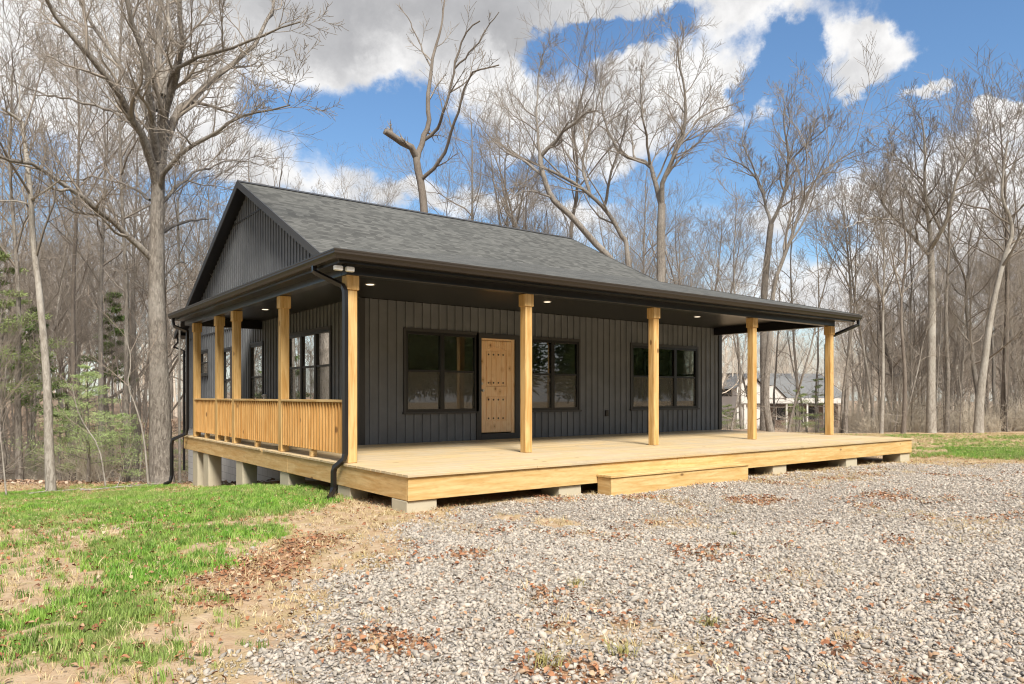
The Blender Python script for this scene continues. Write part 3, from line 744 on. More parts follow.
# grass
def clump(seed, mat, nb=16, h=.11, spread=.05, wd=.0035, lean=.5):
    r = np.random.default_rng(seed); v = []; f = []
    for b in range(nb):
        a = r.uniform(0, 2*PI); rr = r.uniform(0, spread); bx_, by_ = rr*math.cos(a), rr*math.sin(a); hh = h*r.uniform(.45, 1.1); la = r.uniform(0, 2*PI); ll = hh*r.uniform(.1, lean); pa = la+PI/2
        base = len(v)
        for k, (u, w) in enumerate(((0, 1), (.5, .85), (1, .12))):
            cx_ = bx_+math.cos(la)*ll*u*u; cy_ = by_+math.sin(la)*ll*u*u; cz = hh*u*(1-.15*u)
            v += [(cx_-math.cos(pa)*wd*w, cy_-math.sin(pa)*wd*w, cz), (cx_+math.cos(pa)*wd*w, cy_+math.sin(pa)*wd*w, cz)]
        f += [(base, base+1, base+3, base+2), (base+2, base+3, base+5, base+4)]
    return arr_mesh('clump_%d' % seed, np.array(v), np.array(f), mat, True)
def f_grass(t):
    tn = ATT(t, 'tone', 'INSTANCER')
    c = t.ramp(tn, [(0, (.07, .17, .02)), (.4, (.13, .31, .03)), (.75, (.23, .42, .05)), (1, (.36, .42, .14))])
    big = t.noise(WP(t), .8, 3)
    return t.mix(t.mr(big, .35, .68, 0, .55), c, (.26, .28, .10))
M['grass'] = material('green_grass', f_grass, .6, .3)
def f_straw(t):
    tn = ATT(t, 'tone', 'INSTANCER')
    return t.ramp(tn, [(0, (.30, .22, .10)), (.5, (.48, .38, .20)), (1, (.60, .50, .32))])
M['straw'] = material('dry_straw', f_straw, .8, .2)
gc = [clump(k, M['grass'], 26, .075, .06, .0024) for k in range(5)]
x, y, d = wedge(120000, 3.0, 20.5, .85, 1.2, 13); g_, a_, l_, f_ = masks(x, y)
keep = (R.random(len(x)) < np.clip(a_*1.15-.1, 0, 1)) & ~((y > .2) & (x > .2) & (x < 12.7)); x, y, d = x[keep], y[keep], d[keep]
x2, y2, d2 = wedge(60000, 15, 33, .85, 1.2, 14); g_, a_, l_, f_ = masks(x2, y2)
k2 = (R.random(len(x2)) < np.clip(a_, 0, 1)*(1-f_)*.8) & (x2 > 13.2); x = np.concatenate([x, x2[k2]]); y = np.concatenate([y, y2[k2]])
sc = R.uniform(.6, 1.25, len(x))
scatter('grass', np.stack([x, y, height(x, y)-.004], 1), sc, gc, M['grass'], 'short fresh green grass growing in patches beside the deck and past its far end', 'grass', seed=9, tilt=.15)
sg = [clump(k+20, M['straw'], 14, .055, .08, .0022, 1.6) for k in range(4)]
x, y, d = wedge(130000, 3.0, 30, .85, 1.2, 15); g_, a_, l_, f_ = masks(x, y)
keep = (R.random(len(x)) < np.clip((1-g_)*(.55-.15*a_), 0, 1)*(1-f_)) & ~((y > .2) & (x > .2) & (x < 12.9)); x, y = x[keep], y[keep]
scatter('straw', np.stack([x, y, height(x, y)-.003], 1), R.uniform(.6, 1.3, len(x)), sg, M['straw'], 'dry tan straw and dead grass strewn over the bare dirt', 'straw', seed=10, tilt=.3)

exec_trees = True
# ------------------------------------------------------------------ trees
class TB:
    def __init__(s): s.V = []; s.Q = []; s.n = 0
    def tube(s, P, rad, n):
        P = np.asarray(P, float); k = len(P); rad = np.asarray(rad, float)
        T = np.empty_like(P); T[1:-1] = P[2:]-P[:-2]; T[0] = P[1]-P[0]; T[-1] = P[-1]-P[-2]
        T /= np.linalg.norm(T, axis=1)[:, None]+1e-9
        ref = np.array([1., .13, .07]) if abs(T[0, 2]) > .8 else np.array([.05, .1, 1.])
        A = np.cross(T, ref); A /= np.linalg.norm(A, axis=1)[:, None]+1e-9; B = np.cross(T, A)
        an = np.arange(n)*2*PI/n
        ring = P[:, None, :]+rad[:, None, None]*(A[:, None, :]*np.cos(an)[None, :, None]+B[:, None, :]*np.sin(an)[None, :, None])
        s.V.append(ring.reshape(-1, 3))
        i = np.arange(k-1)[:, None]*n; j = np.arange(n)[None]; j2 = (j+1) % n
        s.Q.append((np.stack([i+j, i+j2, i+n+j2, i+n+j], -1)+s.n).reshape(-1, 4)); s.n += k*n
    def mesh(s, name, mat): return arr_mesh(name, np.concatenate(s.V), np.concatenate(s.Q), mat, True)
def rough_tube(tb, P, rad, n, amp, seed):
    """trunk with uneven girth"""
    P = np.asarray(P, float); tb.tube(P, rad, n); V = tb.V[-1]; r = np.random.default_rng(seed)
    k = len(P); V = V.reshape(k, n, 3); C_ = P[:, None, :]; ph = r.uniform(0, 6, 4); an = np.arange(n)*2*PI/n; zz = np.arange(k)[:, None]
    m_ = 1+amp*(np.sin(an*3+ph[0]+zz*.35)+.6*np.sin(an*5+ph[1]-zz*.5))+amp*.8*r.uniform(-1, 1, (k, n))
    tb.V[-1] = (C_+(V-C_)*m_[..., None]).reshape(-1, 3)
    tb.tube(np.array([P[-1]-(P[-1]-P[-2])*.02, P[-1]+(P[-1]-P[-2])/np.linalg.norm(P[-1]-P[-2])*rad[-1]*.3]), [rad[-1], rad[-1]*.05], n)
def resample(P, step):
    P = np.asarray(P, float); d = np.r_[0, np.cumsum(np.linalg.norm(np.diff(P, axis=0), axis=1))]; n = max(3, int(d[-1]/step)+1)
    # Catmull-Rom through the points
    u = np.linspace(0, d[-1], n); out = []
    E = np.vstack([2*P[0]-P[1], P, 2*P[-1]-P[-2]])
    for q in u:
        i = min(max(np.searchsorted(d, q, 'right')-1, 0), len(P)-2); t = (q-d[i])/max(d[i+1]-d[i], 1e-6)
        a, b, c, e = E[i], E[i+1], E[i+2], E[i+3]
        out.append(.5*((2*b)+(-a+c)*t+(2*a-5*b+4*c-e)*t*t+(-a+3*b-3*c+e)*t**3))
    return np.array(out)
def unit(v): return v/(math.sqrt(float(v@v))+1e-9)
def grow(cr, r, p, d, L, rad, lev, maxlev, up=.10, wig=.16, kids=(0, 9, 8, 7, 5, 3), sides=(10, 6, 4, 3, 3, 3), minr=.0055, curve=None):
    seg = (8, 8, 6, 4, 3, 2)[lev]; pts = [p]; q = p.copy(); dd = d.copy(); st = L/seg; wg = wig*(1, 1, .85, .62, .5, .5)[lev]
    for i in range(seg):
        dd = unit(dd+r.normal(0, wg, 3)+np.array([0, 0, up])); q = q+dd*st; pts.append(q)
    P = np.array(pts); rr = rad*(1-.80*np.linspace(0, 1, seg+1)**1.1); rr = np.maximum(rr, minr*.8)
    cr.tube(P, rr, sides[lev]); 
    if lev < maxlev: sprout(cr, r, P, rr, L, lev, maxlev, up, wig, kids, sides, minr)
def sprout(cr, r, P, rr, L, lev, maxlev, up, wig, kids, sides, minr, t0=.25, nk=None, lr=.52, ang=(.45, .95)):
    k = len(P); nk = nk or max(2, int(kids[lev+1]*r.uniform(.75, 1.25))); phi = r.uniform(0, 6.28)
    for c in range(nk):
        t = t0+(1-t0)*(c+r.uniform(.1, .9))/nk; i = min(int(t*(k-1)), k-2); f = t*(k-1)-i
        p = P[i]*(1-f)+P[i+1]*f; T = unit(P[i+1]-P[i]); phi += 2.4+r.uniform(-.5, .5)
        a = np.cross(T, [.3, .2, .93]); a = unit(a); b = np.cross(T, a); an = r.uniform(*ang)
        D = unit(T*math.cos(an)+(a*math.cos(phi)+b*math.sin(phi))*math.sin(an))
        grow(cr, r, p, D, L*(lr if lev < 2 else lr+.08)*r.uniform(.6, 1.15)*(1-.40*t), max(minr, min(rr[i]*.72, rr[i]*r.uniform(.4, .7))), lev+1, maxlev, up, wig, kids, sides, minr)
def f_bark(a, b, c):
    def f(t):
        p = OC(t); v = t.vmath('MULTIPLY', p, (13, 13, 3.2)); n = t.noise(v, 1.7, 5, .7, dist=.8); n2 = t.noise(p, .8, 3); n3 = t.noise(t.vmath('MULTIPLY', p, (40, 40, 9)), 1, 3)
        col = t.mix(t.mr(n, .3, .7), a, b); col = t.mix(t.mr(n2, .45, .7, 0, .6), col, c); col = t.mix(t.mr(RND(t), 0, 1, 0, .35), col, tuple(x*.6 for x in a))
        return col, t.math('ADD', n, t.math('MULTIPLY', n3, .5))
    return f
M['bark'] = material('grey_bark', f_bark((.38, .345, .305), (.13, .11, .095), (.46, .43, .39)), .9, .15, (1.0, .06))
M['bark_pale'] = material('pale_bark', f_bark((.44, .41, .365), (.20, .175, .15), (.52, .50, .46)), .9, .15, (.7, .02))
M['bark_dark'] = material('brown_bark', f_bark((.24, .205, .175), (.12, .10, .085), (.30, .27, .235)), .9, .15, (.8, .02))
M['twig'] = material('grey_twigs', lambda t: t.mix(RND(t), (.22, .19, .16), (.33, .29, .25)), .9, .1)
M['twig_pale'] = material('pale_twigs', (.36, .30, .25), .9, .1)

def lib_tree(seed, H=18, r0=.17, clear=.42, fork=False, maxlev=4, nl=13, lean=.03, spread=.42, brk='bark'):
    r = np.random.default_rng(seed); tr = TB(); cr = TB()
    n = 16; p = np.array([0, 0, -.6]); d = unit(np.array([r.normal(0, lean), r.normal(0, lean), 1])); pts = [p]
    Ht = H*(.62 if fork else .93)
    for i in range(n): 
        d = unit(d+r.normal(0, .045, 3)+np.array([0, 0, .06])); p = p+d*Ht/n; pts.append(p)
    P = np.array(pts); t = np.linspace(0, 1, n+1); rr = r0*(1-(.45 if fork else .86)*t)*(1+.35*np.exp(-t*22))
    rough_tube(tr, P, rr, 9, .05, seed)
    if fork:
        for s_ in range(r.integers(2, 4)):
            a = r.uniform(0, 6.28)+s_*2.2; D = unit(np.array([math.cos(a)*.45, math.sin(a)*.45, 1])); q = P[-1].copy(); pp = [q]
            for i in range(8): D = unit(D+r.normal(0, .12, 3)+np.array([0, 0, .14])); q = q+D*H*.42/8*r.uniform(.9, 1.1); pp.append(q)
            L2 = np.array(pp); r2 = rr[-1]*.75*(1-.85*np.linspace(0, 1, 9)); tr.tube(L2, r2, 7)
            sprout(cr, r, L2, r2, H*.42, 1, maxlev, .08, .17, (0, 9, 7, 6, 4, 3), (10, 6, 4, 3, 3, 3), .006, .1, 9, .55)
    phi = r.uniform(0, 6)
    for c in range(nl):
        tt = clear+(.97-clear)*(c+r.uniform(0, .9))/nl; i = min(int(tt*n), n-1); q = P[i]+(P[i+1]-P[i])*(tt*n-i); phi += 2.4+r.uniform(-.6, .6)
        e = r.uniform(.35, .9); D = unit(np.array([math.cos(phi)*math.cos(e), math.sin(phi)*math.cos(e), math.sin(e)]))
        L = H*spread*r.uniform(.55, 1.1)*(1-.55*(tt-clear)/(1-clear)); grow(cr, r, q, D, L, max(.012, rr[i]*r.uniform(.3, .55)), 1, maxlev, .10, .17)
    # a few dead stubs low down
    for c in range(5):
        tt = r.uniform(.12, clear); i = int(tt*n); a = r.uniform(0, 6.28); grow(cr, r, P[i], unit(np.array([math.cos(a), math.sin(a), r.uniform(-.1, .5)])), r.uniform(.6, 2.2), .016, 3, 4, .04, .2)
    return tr.mesh('trunk', M[brk]), cr.mesh('crown', M['twig'])
LIB = [lib_tree(101, 18, .16, .40), lib_tree(102, 20, .19, .45, True), lib_tree(103, 17, .12, .35, brk='bark_pale'), lib_tree(104, 19, .21, .42, True, brk='bark_dark'), lib_tree(105, 15, .10, .30, nl=11), lib_tree(106, 21, .18, .5), lib_tree(107, 18, .15, .36, True), lib_tree(108, 16, .13, .45, brk='bark_dark')]
SAP = [lib_tree(201, 7.5, .035, .25, nl=9, maxlev=3, lean=.08, spread=.3, brk='bark_pale'), lib_tree(202, 9, .05, .3, nl=9, maxlev=3, lean=.1, spread=.28), lib_tree(203, 6, .03, .2, nl=8, maxlev=3, lean=.15, spread=.32, brk='bark_pale'), lib_tree(204, 11, .06, .4, nl=9, maxlev=3, lean=.06, spread=.22)]
def put_tree(lib, x, y, s, rz, name, label, group, cat='tree', sz=None):
    o = bpy.data.objects.new(name, None); COL.objects.link(o); o.location = (x, y, float(height(x, y))); o.rotation_euler = (0, 0, rz); o.scale = (s, s, (sz or s)); tag(o, label, cat, group)
    for nm, me in zip(('trunk', 'crown'), lib):
        c = bpy.data.objects.new(nm, me); COL.objects.link(c); c.parent = o
    return o

# --- individual trees whose limbs the photograph shows
def hero(name, label, base, depth, limbs, seed, mat='bark', sub=3, nkid=9, lr=.5, group=None, twig='twig', minr=.008, base_z=None, flare=1.3):
    """limbs: list of (pixel polyline with optional extra depth, r0, r1, number of side branches); first is the trunk"""
    r = np.random.default_rng(seed); tr = TB(); cr = TB()
    b = at(base[0], base[1], depth); bx_, by_ = b.x, b.y; bz = float(height(bx_, by_))
    org = np.array([bx_, by_, bz])
    for li, (pl, r0, r1, nk) in enumerate(limbs):
        P = []
        for q in pl:
            off = q[2] if len(q) > 2 else 0.0
            d = depth+off; w = at(q[0], q[1], d); P.append((w.x, w.y, w.z))
        P = np.array(P)-org
        if li == 0: P[0] = (0, 0, -.4)
        L = float(np.sum(np.linalg.norm(np.diff(P, axis=0), axis=1)))
        Q_ = resample(P, .45 if r0 > .05 else .3); k = len(Q_); t = np.linspace(0, 1, k)
        if li > 0: Q_[1:-1] += r.normal(0, .025, (k-2, 3))
        rr = r0+(r1-r0)*t**.9
        if li == 0: rr = rr*(1+(flare-1)*np.exp(-np.arange(k)*.45/.6))
        rough_tube(tr, Q_, rr, 14 if r0 > .12 else (8 if r0 > .05 else 6), .045 if r0 > .1 else .02, seed+li)
        if nk: sprout(cr, r, Q_, rr, max(L*.9, 3.2), 1 if sub >= 3 else 2, 1+sub if sub >= 3 else 4, .09, .19, (0, 9, 9, 9, 8, 4), (10, 6, 4, 3, 3, 3), minr, .12 if li else .55, nk, lr)
    root = bpy.data.objects.new(name, None); COL.objects.link(root); root.location = org; tag(root, label, 'tree', group)
    for nm, me in (('trunk', tr.mesh('trunk', M[mat])),)+((('crown', cr.mesh('crown', M[twig])),) if cr.n else ()):
        c = bpy.data.objects.new(nm, me); COL.objects.link(c); c.parent = root
    return root
# big tree left of the house
hero('oak_tree', 'largest tree, thick grey trunk with many upright limbs, left of the house', (161, 478), 18.6, [
    ([(161, 478), (160, 400), (157, 300), (157, 230), (158, 180), (161, 150), (163, 112), (162, 85, .4)], .29, .11, 0),
    ([(157, 190), (151, 158, -.4), (130, 112, -1.2), (102, 70, -2), (77, 39, -2.5), (49, 4, -3), (38, -30, -3.4)], .12, .035, 9),
    ([(157, 180), (153, 150, .4), (147, 112, .8), (123, 70, 1.4), (98, 32, 1.8), (81, 4, 2.2), (70, -35, 2.4)], .10, .03, 8),
    ([(157, 170), (151, 116, -.8), (147, 70, -1.4), (137, 35, -1.8), (126, 0, -2.2), (118, -50, -2.6)], .11, .035, 8),
    ([(161, 150), (163, 112, .2), (160, 63, .7), (158, 28, .9), (160, 0, 1.1), (163, -60, 1.3)], .13, .04, 7),
    ([(163, 150), (165, 116, -.3), (175, 77, -.8), (182, 42, -1.3), (179, 3, -1.7), (186, -50, -2)], .12, .035, 8),
    ([(161, 165), (172, 123, .5), (196, 95, 1.2), (225, 70, 1.8), (253, 46, 2.3), (270, 14, 2.8), (277, -15, 3.1)], .12, .03, 11),
    ([(170, 95), (175, 72, -1), (196, 58, -1.8), (225, 51, -2.5), (262, 36, -3.2), (300, 22, -3.6)], .06, .015, 8),
    ([(160, 190), (168, 168, -.4), (186, 151, -.9), (217, 130, -1.5), (239, 116, -1.9), (290, 105, -2.6)], .07, .015, 10),
    ([(160, 205), (186, 178, .8), (210, 165, 1.6), (236, 160, 2.4), (262, 166, 3)], .05, .012, 8),
    ([(158, 240), (168, 228, .8), (190, 221, 2.0), (208, 219, 3.4)], .055, .025, 0),
    ([(158, 285), (170, 269, .8), (180, 262, 1.8), (188, 262, 2.6)], .035, .01, 0),
    ([(155, 262), (125, 232, -.6), (98, 210, -1.3), (70, 189, -2), (46, 172, -2.6), (0, 156, -3.6), (-40, 150, -4.2)], .085, .025, 12),
    ([(150, 160), (132, 123, .8), (81, 102, 1.8), (35, 91, 2.6), (0, 75, 3.2), (-30, 66, 3.6)], .05, .015, 8),
    ([(150, 200), (128, 185, 1), (100, 178, 2), (60, 180, 3), (30, 168, 4)], .04, .01, 7),
    ([(158, 110), (150, 55, 1.5), (150, 20, 2.1), (140, -30, 2.6)], .08, .03, 6),
    ([(163, 95), (171, 40, .4), (168, 0, .8), (176, -50, 1)], .08, .03, 6),
], 11, 'bark', 3, lr=.42, minr=.0065)
hero('slender_tree', 'slender pale leaning tree with a broken top at the left edge of the lawn', (52, 490), 16.3, [
    ([(52, 492), (49, 440), (47, 380), (42, 320), (38, 280), (33, 240), (31, 200), (27, 160), (22, 122)], .105, .045, 4),
    ([(22, 122), (14, 114, -.2), (2, 108, -.4)], .04, .025, 2), ([(22, 124), (19, 100, .1), (25, 70, .3), (42, 60, .5)], .016, .006, 3),
    ([(31, 200), (50, 190, -.5), (66, 172, -1)], .03, .01, 3), ([(31, 205), (12, 200, .4), (-10, 206, .9)], .025, .008, 3),
], 12, 'bark_pale', 2, minr=.005)
hero('dead_tree', 'dark dead snag with a broken stub limb rising over the middle of the ridge', (426, 470), 36, [
    ([(428, 420), (426, 300), (424, 215), (421, 185), (418, 170), (416, 155)], .30, .17, 0),
    ([(416, 157), (409, 147, -.3), (400, 141, -.7), (385, 131, -1.3)], .17, .15, 2),
    ([(417, 160), (427, 127, .5), (429, 88, .9), (434, 53, 1.2), (441, 28, 1.4), (445, -8, 1.6)], .15, .03, 5),
    ([(421, 180), (443, 155, -.8), (460, 105, -2), (471, 74, -2.6), (499, 65, -3.4)], .10, .03, 5),
    ([(424, 140, .35), (436, 130, .1), (446, 105, -.8), (460, 46, -1.4), (471, 28, -1.6), (480, 21, -1.8)], .09, .03, 4),
    ([(455, 68, -1.2), (478, 42, -1.9), (489, 25, -2.2), (499, 12, -2.5)], .05, .02, 3),
    ([(432, 72, 1.0), (418, 39, 1.5), (408, 18, 1.8), (399, 5, 2)], .05, .02, 3),
    ([(449, 93, -.9), (462, 84, -.6), (476, 70, -.2), (486, 52, .2)], .04, .015, 3),
], 13, 'bark_dark', 2, lr=.28, minr=.012)
hero('leaning_tree', 'bent tree leaning left over the right part of the roof, its branches fanning up', (640, 440), 34, [
    ([(660, 425), (640, 310), (611, 260), (597, 245), (571, 216), (552, 198), (542, 171), (540, 154)], .22, .11, 0),
    ([(542, 175), (520, 158, .6), (500, 148, 1), (484, 130, 1.4)], .07, .02, 8), ([(541, 156), (561, 134, -.6), (591, 109, -1.4)], .10, .05, 6),
    ([(540, 154), (537, 120, .4), (537, 104, .6), (539, 70, .8), (545, 50, .9)], .07, .02, 9),
    ([(552, 198), (530, 190, -1), (512, 196, -2)], .05, .015, 6),
], 14, 'bark', 3, minr=.008)
hero('curved_tree', 'pale tree curving left above the roof just right of the bent leaning tree', (634, 440), 36, [
    ([(640, 425), (628, 262), (621, 235), (604, 208), (577, 185), (547, 169), (514, 154), (493, 138)], .21, .04, 9),
    ([(590, 196), (583, 165, .8), (590, 130, 1.2), (598, 100, 1.5), (602, 75, 1.7)], .09, .02, 11), ([(604, 208), (612, 170, -1), (622, 140, -1.4), (628, 110, -1.8)], .08, .02, 9),
], 15, 'bark', 3, minr=.008)
hero('straight_tree', 'upright tree with a dark slim trunk between the bent trees over the ridge end', (574, 440), 38, [
    ([(570, 425), (571, 300), (571, 235), (575, 205), (577, 188), (577, 158), (574, 130), (582, 95), (588, 75)], .17, .03, 16)], 16, 'bark_dark', 3, minr=.008)
hero('forked_tree', 'tall forked tree whose crown tops the middle of the wood behind the roof', (661, 432), 35, [
    ([(661, 440), (661, 300), (661, 260), (661, 225), (662, 204)], .26, .18, 0),
    ([(661, 205), (648, 164, .5), (628, 158, .9), (614, 144, 1.3), (604, 117, 1.7), (600, 90, 2)], .13, .025, 12),
    ([(662, 204), (663, 181, -.4), (670, 165, -.6), (686, 117, -1.2), (679, 61, -1.6), (677, 38, -1.8)], .13, .025, 13),
    ([(664, 180), (674, 154, .6), (690, 130, 1.2), (707, 114, 1.8), (745, 100, 2.6)], .08, .015, 10),
    ([(650, 165), (645, 130, -1), (640, 95, -1.8), (642, 60, -2.2)], .07, .015, 9),
], 17, 'bark', 3, minr=.0085)
hero('crowned_tree', 'tall slender-limbed tree rising above the last porch posts', (764, 432), 36, [
    ([(764, 432), (764, 350), (764, 295), (769, 241), (771, 224)], .20, .14, 0),
    ([(771, 226), (764, 198, .5), (751, 171, 1), (724, 157, 1.8)], .09, .02, 12),
    ([(771, 224), (784, 191, -.5), (788, 161, -.9), (785, 130, -1.2), (784, 100, -1.4)], .10, .02, 13),
    ([(764, 198, .5), (752, 165, .2), (742, 140, 0), (745, 120, 0)], .05, .015, 7),
    ([(787, 165, -.9), (806, 145, -1.6), (830, 125, -2.4)], .05, .015, 8),
], 18, 'bark', 3, minr=.0085)
hero('twin_tree', 'tree leaning right beside the tall slender-limbed tree above the last porch posts', (772, 432), 33, [
    ([(764, 432), (766, 400), (769, 350), (774, 288), (782, 262), (791, 238), (801, 208), (815, 181), (838, 161), (856, 150)], .16, .025, 14)], 19, 'bark', 3, minr=.0085)
hero('spreading_tree', 'tall straight-trunked tree forking into a wide fan, near the right edge', (931, 431), 31.5, [
    ([(930, 431), (931, 380), (932, 310), (931, 255)], .19, .13, 0),
    ([(931, 257), (908, 231, .5), (891, 214, .9), (879, 196, 1.2), (864, 164, 1.8)], .09, .02, 11),
    ([(931, 255), (930, 231), (925, 188, -.4), (925, 147, -.8), (921, 117, -1)], .11, .02, 12),
    ([(931, 248), (937, 238, -.4), (948, 214, -1), (953, 194, -1.4), (960, 170, -1.8), (977, 140, -2.2), (982, 120, -2.4)], .10, .02, 12),
    ([(926, 190), (905, 164, .5), (884, 147, 1)], .05, .015, 8),
    ([(953, 196), (985, 188, .4), (1005, 180, .9)], .04, .012, 7), ([(900, 220), (870, 218, -1), (846, 228, -2)], .04, .012, 7),
], 20, 'bark_pale', 3, minr=.008)
hero('mottled_tree', 'mottled tree leaning right, nearest the right edge of the photo', (978, 429), 31, [
    ([(976, 430), (980, 400), (985, 360), (992, 310), (1005, 255), (1012, 235), (1009, 214), (1002, 198), (1004, 165), (1008, 140)], .19, .03, 15),
    ([(1005, 255), (1022, 235, .8), (1040, 200, 1.6), (1050, 160, 2)], .08, .02, 10)], 21, 'bark_pale', 3, minr=.008)
for i, (bx_, top, dd, r0, lab) in enumerate(((903, 190, 30.8, .10, 'thin straight trunk just left of the wide-fanned tree on the right'), (946, 150, 32, .11, 'dark upright trunk between the wide-fanned tree and the mottled leaning tree'), (881, 210, 31.5, .09, 'thin bare tree standing apart in the gap right of the last porch post'), (1003, 120, 32.5, .15, 'stout dark trunk right behind the mottled leaning tree'), (845, 200, 33, .11, 'bare tree showing directly right of the last porch post'))):
    hero('bare_tree', lab, (bx_, 431), dd, [([(bx_, 431), (bx_+2, 380), (bx_-2+i*2, 310), (bx_+3, (310+top)/2), (bx_-3, top)], r0, .02, 15)], 40+i, ('bark_dark', 'bark', 'bark_pale')[i % 3], 3, minr=.008)
# left side individuals
for i, (bx_, by_, top, lx, dd, r0, mt, lab) in enumerate((
        (128, 474, -10, -6, 21, .085, 'bark', 'straight grey trunk in the wood just left of the largest tree'), (72, 470, 60, 5, 24, .11, 'bark_dark', 'dark trunk between the slender pale tree and the largest tree'),
        (20, 478, 100, -8, 20, .10, 'bark', 'grey trunk at the left edge behind the slender pale tree'), (180, 470, 250, -2, 22, .04, 'bark_pale', 'thin pale stem between the largest tree and the far downspout'),
        (100, 466, 110, 4, 26, .13, 'bark', 'dim trunk behind the light green young evergreen'))):
    hero('bare_tree', lab, (bx_, by_), dd, [([(bx_, by_), (bx_+lx*.3, 400), (bx_+lx*.2, 300), (bx_+lx, 200), (bx_+lx*1.4, (200+top)/2), (bx_+lx*.9, top)], r0, .02, 14)], 60+i, mt, 3, minr=.007)
hero('leaning_sapling', 'white leaning sapling stem in front of the largest tree, without leaves', (150, 478), 17.6, [([(150, 479), (144, 440), (137, 410), (128, 385), (131, 360), (124, 330)], .032, .01, 5), ([(137, 408), (128, 420, .3), (118, 400, .5)], .012, .005, 3)], 71, 'bark_pale', 2, minr=.004, twig='twig_pale', flare=1.1)
hero('leaning_sapling', 'thin stem bending right beneath the light green young evergreen', (108, 478), 17.4, [([(106, 480), (100, 452), (88, 430), (78, 412), (72, 385)], .022, .008, 4)], 72, 'bark_pale', 2, minr=.004, twig='twig_pale', flare=1.1)
hero('leaning_sapling', 'thin white stem at the very left edge of the lawn', (8, 490), 15.6, [([(9, 492), (3, 460), (0, 430), (-3, 380)], .022, .008, 4)], 73, 'bark_pale', 2, minr=.004, twig='twig_pale', flare=1.1)

# --- the wood: every tree an object, sharing a few meshes
rnd = random.Random(21)
def in_house_view(x, y):
    d = depth_of(x, y); px = CX+FPX*lat_of(x, y)/d
    return 722 < px < 850 and 30 < d < 84
def ok_spot(x, y, used, gap):
    return all((x-a)**2+(y-b)**2 > gap*gap for a, b in used)
used = []; cnt = {'l': 0, 'm': 0, 'r': 0}
def wood_band(n, px0, px1, d0, d1, key, label, group, gap=1.5, smin=.8, smax=1.15, libs=LIB):
    k = 0; tries = 0
    while k < n and tries < n*40:
        tries += 1; px = rnd.uniform(px0, px1); d = math.sqrt(rnd.uniform(d0*d0, d1*d1)); v = at(px, HY, d); x, y = v.x, v.y
        if -3.2 < x < 15.5 and 3 < y < 24: continue
        if in_house_view(x, y): continue
        if x > 3 and d < 29: continue
        if not ok_spot(x, y, used, gap): continue
        used.append((x, y)); s = rnd.uniform(smin, smax); put_tree(libs[rnd.randrange(len(libs))], x, y, s*rnd.uniform(.85, 1.1), rnd.uniform(0, 6.28), 'bare_tree' if libs is LIB else 'sapling', label, group, 'tree' if libs is LIB else 'sapling', s); k += 1
    cnt[key] += k
wood_band(44, -60, 215, 21, 52, 'l', 'leafless grey tree among many in the wood left of the house', 'bare trees in the wood left of the house', 1.3, .58, .88)
wood_band(62, 230, 720, 38, 62, 'm', 'leafless tree of the wood showing above the roof of the house', 'bare trees behind the house roof', 1.8, .72, .95)
wood_band(66, 725, 1110, 33, 64, 'r', 'leafless tree of the wood behind the lawn right of the porch', 'bare trees in the wood right of the porch', 1.2, .50, .80)
wood_band(46, -60, 200, 17.8, 30, 'l', 'bare sapling among the undergrowth left of the house', 'saplings left of the house', .6, .6, 1.1, SAP)
wood_band(70, 850, 1110, 31, 42, 'r', 'bare sapling at the edge of the wood beyond the lawn', 'saplings along the far lawn', .5, .5, .9, SAP)
# a few thin trunks in front of the neighbour house
for i, px in enumerate((729, 744, 759, 772, 786, 797, 808, 818, 841)):
    v = at(px, HY, 33+(i*2.3) % 9); put_tree(SAP[3] if i % 2 else SAP[1], v.x, v.y, 1.15+.1*(i % 3), i*1.3, 'sapling', 'slim bare sapling between the porch and the white neighbour house', 'saplings in front of the neighbour house', 'sapling')
# far wood and undergrowth: single masses
def mass(name, n, regions, libs, label, cat, smin, smax, seed, avoid=True):
    r = random.Random(seed); objs = []
    pts = []; sc_ = []; rz = []
    while len(pts) < n:
        px0, px1, d0, d1 = regions[r.randrange(len(regions))]; px = r.uniform(px0, px1); d = math.sqrt(r.uniform(d0*d0, d1*d1)); v = at(px, HY, d)
        if -.6 < v.x < 15 and 1 < v.y < 21: continue
        if avoid and in_house_view(v.x, v.y): continue
        pts.append((v.x, v.y, float(height(v.x, v.y))-.05)); sc_.append(r.uniform(smin, smax)); rz.append((0, 0, r.uniform(0, 6.28)))
    return scatter(name, np.array(pts), np.array(sc_), libs, M['twig'], label, cat, rot=np.array(rz), seed=seed)
def joined(pair):
    a, b = pair
    va = np.empty(len(a.vertices)*3, np.float32); a.vertices.foreach_get('co', va); vb = np.empty(len(b.vertices)*3, np.float32); b.vertices.foreach_get('co', vb)
    qa = np.empty(len(a.loops), np.int32); a.loops.foreach_get('vertex_index', qa); qb = np.empty(len(b.loops), np.int32); b.loops.foreach_get('vertex_index', qb)
    return arr_mesh('far_tree', np.concatenate([va.reshape(-1, 3), vb.reshape(-1, 3)]), np.concatenate([qa.reshape(-1, 4), qb.reshape(-1, 4)+len(a.vertices)]), M['far'], True)
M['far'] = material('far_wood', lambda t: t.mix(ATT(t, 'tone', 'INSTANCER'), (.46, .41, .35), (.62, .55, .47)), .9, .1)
FL_ = [joined(p) for p in LIB[:7]]
mass('far_wood', 320, [(-120, 230, 55, 105), (230, 725, 62, 105), (725, 1160, 64, 125), (725, 1160, 84, 125)], FL_, 'dense far wood of bare trees reading as one grey-brown mass behind everything', 'wood', .5, .78, 33)
